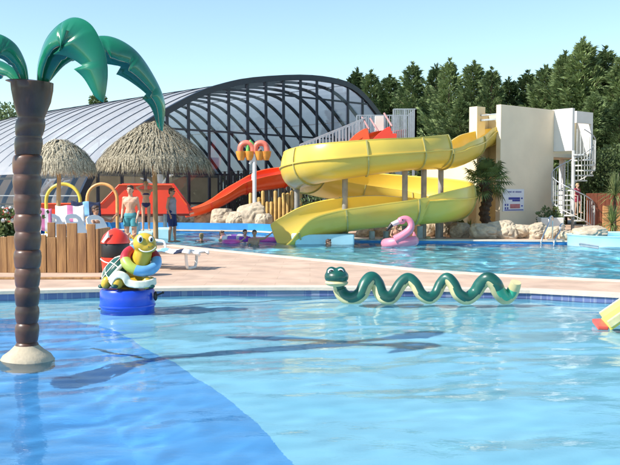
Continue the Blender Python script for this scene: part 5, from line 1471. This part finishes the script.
swimmer('bather with bare shoulders raising one arm towards the slide mouth', 254.5, 244, M_skin2, M_hairb, R(5), (), dict(elL=(.36, -.05, 1.44), wrL=(.58, -.1, 1.62)), out=.48, longhair=True)
swimmer('first of two swimmers close together in mid pool, brown haired', 328.5, 245, M_skin2, M_hairb, R(60), out=.2)
swimmer('swimmer with purple top right of the brown haired head in mid pool', 338, 244, M_skin, M_hairb, R(-30), (('tshirt', MATS['purple_cloth']),), out=.24)
swimmer('swimmer with only a tanned head showing right of the flamingo', 428, 242.5, M_skin2, M_hairy, R(-90), out=.22)

# floats
def ring_float(label, px, py, rad, tube_r, m, m2, name='swim_ring'):
    q = G(px, py, .02); mb = MB(); N = 36
    mb.tube([(q.x + rad * math.cos(2*PI*k/N), q.y + rad * math.sin(2*PI*k/N), .02 + tube_r * .5) for k in range(N)], tube_r, 12, closed=True, mif=lambda i, k: (i // 4) % 2)
    return tag(mb.build(name, [m, m2], smooth=True, angle=80), label, 'swim ring', 'inflatable rings')
M_pk = mat('hot_pink_vinyl', (.75, .08, .42), .3, coat=.4); M_pur = mat('purple_vinyl', (.35, .10, .55), .3, coat=.4); M_fl = mat('flamingo_pink_vinyl', (.80, .24, .34), .3, .06, 2, coat=.5)
ring_float('purple and white swim ring between the first two dark haired swimmers', 235, 240, .38, .12, M_pur, M_wht)
ring_float('small pink swim ring in front of the swimmer in purple', 231, 243.5, .22, .09, M_pk, M_pk)
ql = G(279, 241.5, .02); mb = MB()
for k in range(5): mb.cap((ql.x - .95, ql.y - .3 + k * .15, .08), (ql.x + .75, ql.y - .22 + k * .15, .09), .085, .085)
tag(mb.build('lilo', M_pk, smooth=True), 'hot pink air mattress floating before the yellow slide mouth', 'air mattress')
YF = 27.2
fc = P(401, 0, YF)
fl = thing('flamingo_float', 'pink inflatable flamingo with curved neck and black beak tip in the far pool', 'inflatable flamingo', (fc.x, YF, .02))
mb = MB(); N = 40
for k in range(N): pass
mb.tube([(fc.x + .44 * math.cos(2*PI*k/N), YF + .36 * math.sin(2*PI*k/N), .16 + .05 * math.cos(2*PI*k/N + .5)) for k in range(N)], .165, 16, closed=True)
mb.build('ring', M_fl, fl, smooth=True, angle=80)
def FF(px, py, dy=-.3): return P(px, py, YF + dy)
mb = MB(); mb.tube(catmull([tuple(FF(395, 240, -.4)), tuple(FF(402, 236, -.42)), tuple(FF(409.5, 230, -.42)), tuple(FF(411, 223.5, -.4)), tuple(FF(407.5, 219, -.4)), tuple(FF(402.5, 218.6, -.4)), tuple(FF(398.5, 221, -.4))], 5), [.15 - .0028 * i for i in range(31)], 14)
nk = mb.build('neck', M_fl, fl, smooth=True, angle=80)
mb = MB(); mb.ell(FF(401.5, 220.5, -.4), (.14, .12, .12), n=16, m=10); mb.build('head', M_fl, nk, smooth=True)
mb = MB(); mb.cap(FF(398, 222, -.4), FF(392, 224.5, -.4), .085, .07); mb.build('beak', mat('pale_pink_vinyl', (.8, .6, .6), .3), nk, smooth=True)
mb = MB(); mb.cap(FF(391.5, 225, -.4), FF(387.5, 229.5, -.4), .075, .04); mb.build('beak_tip', M_black, nk, smooth=True)
for dy in (-.52,): 
    mb = MB(); mb.ell(FF(402.5, 219.8, dy), .026, n=10, m=6); mb.build('eye', M_black, nk, smooth=True)
mb = MB(); mb.prism([FF(411, 240, .1), FF(414, 231, .1), FF(418, 238, .1), FF(419, 243, .1)], (0, .12, 0)); mb.build('tail_wing', M_fl, fl, bevel=.04)
qf = P(397, 0, YF + .02)
person('child with dark hair sitting inside the flamingo float', (qf.x, YF + .02, P(0, 223, YF).z - 1.3), R(10), 1.3, dict(elL=(.27, -.12, 1.22), wrL=(.28, -.35, 1.2), elR=(-.27, -.12, 1.22), wrR=(-.28, -.35, 1.2)), M_skin2, M_hairb, (), slim=.9)
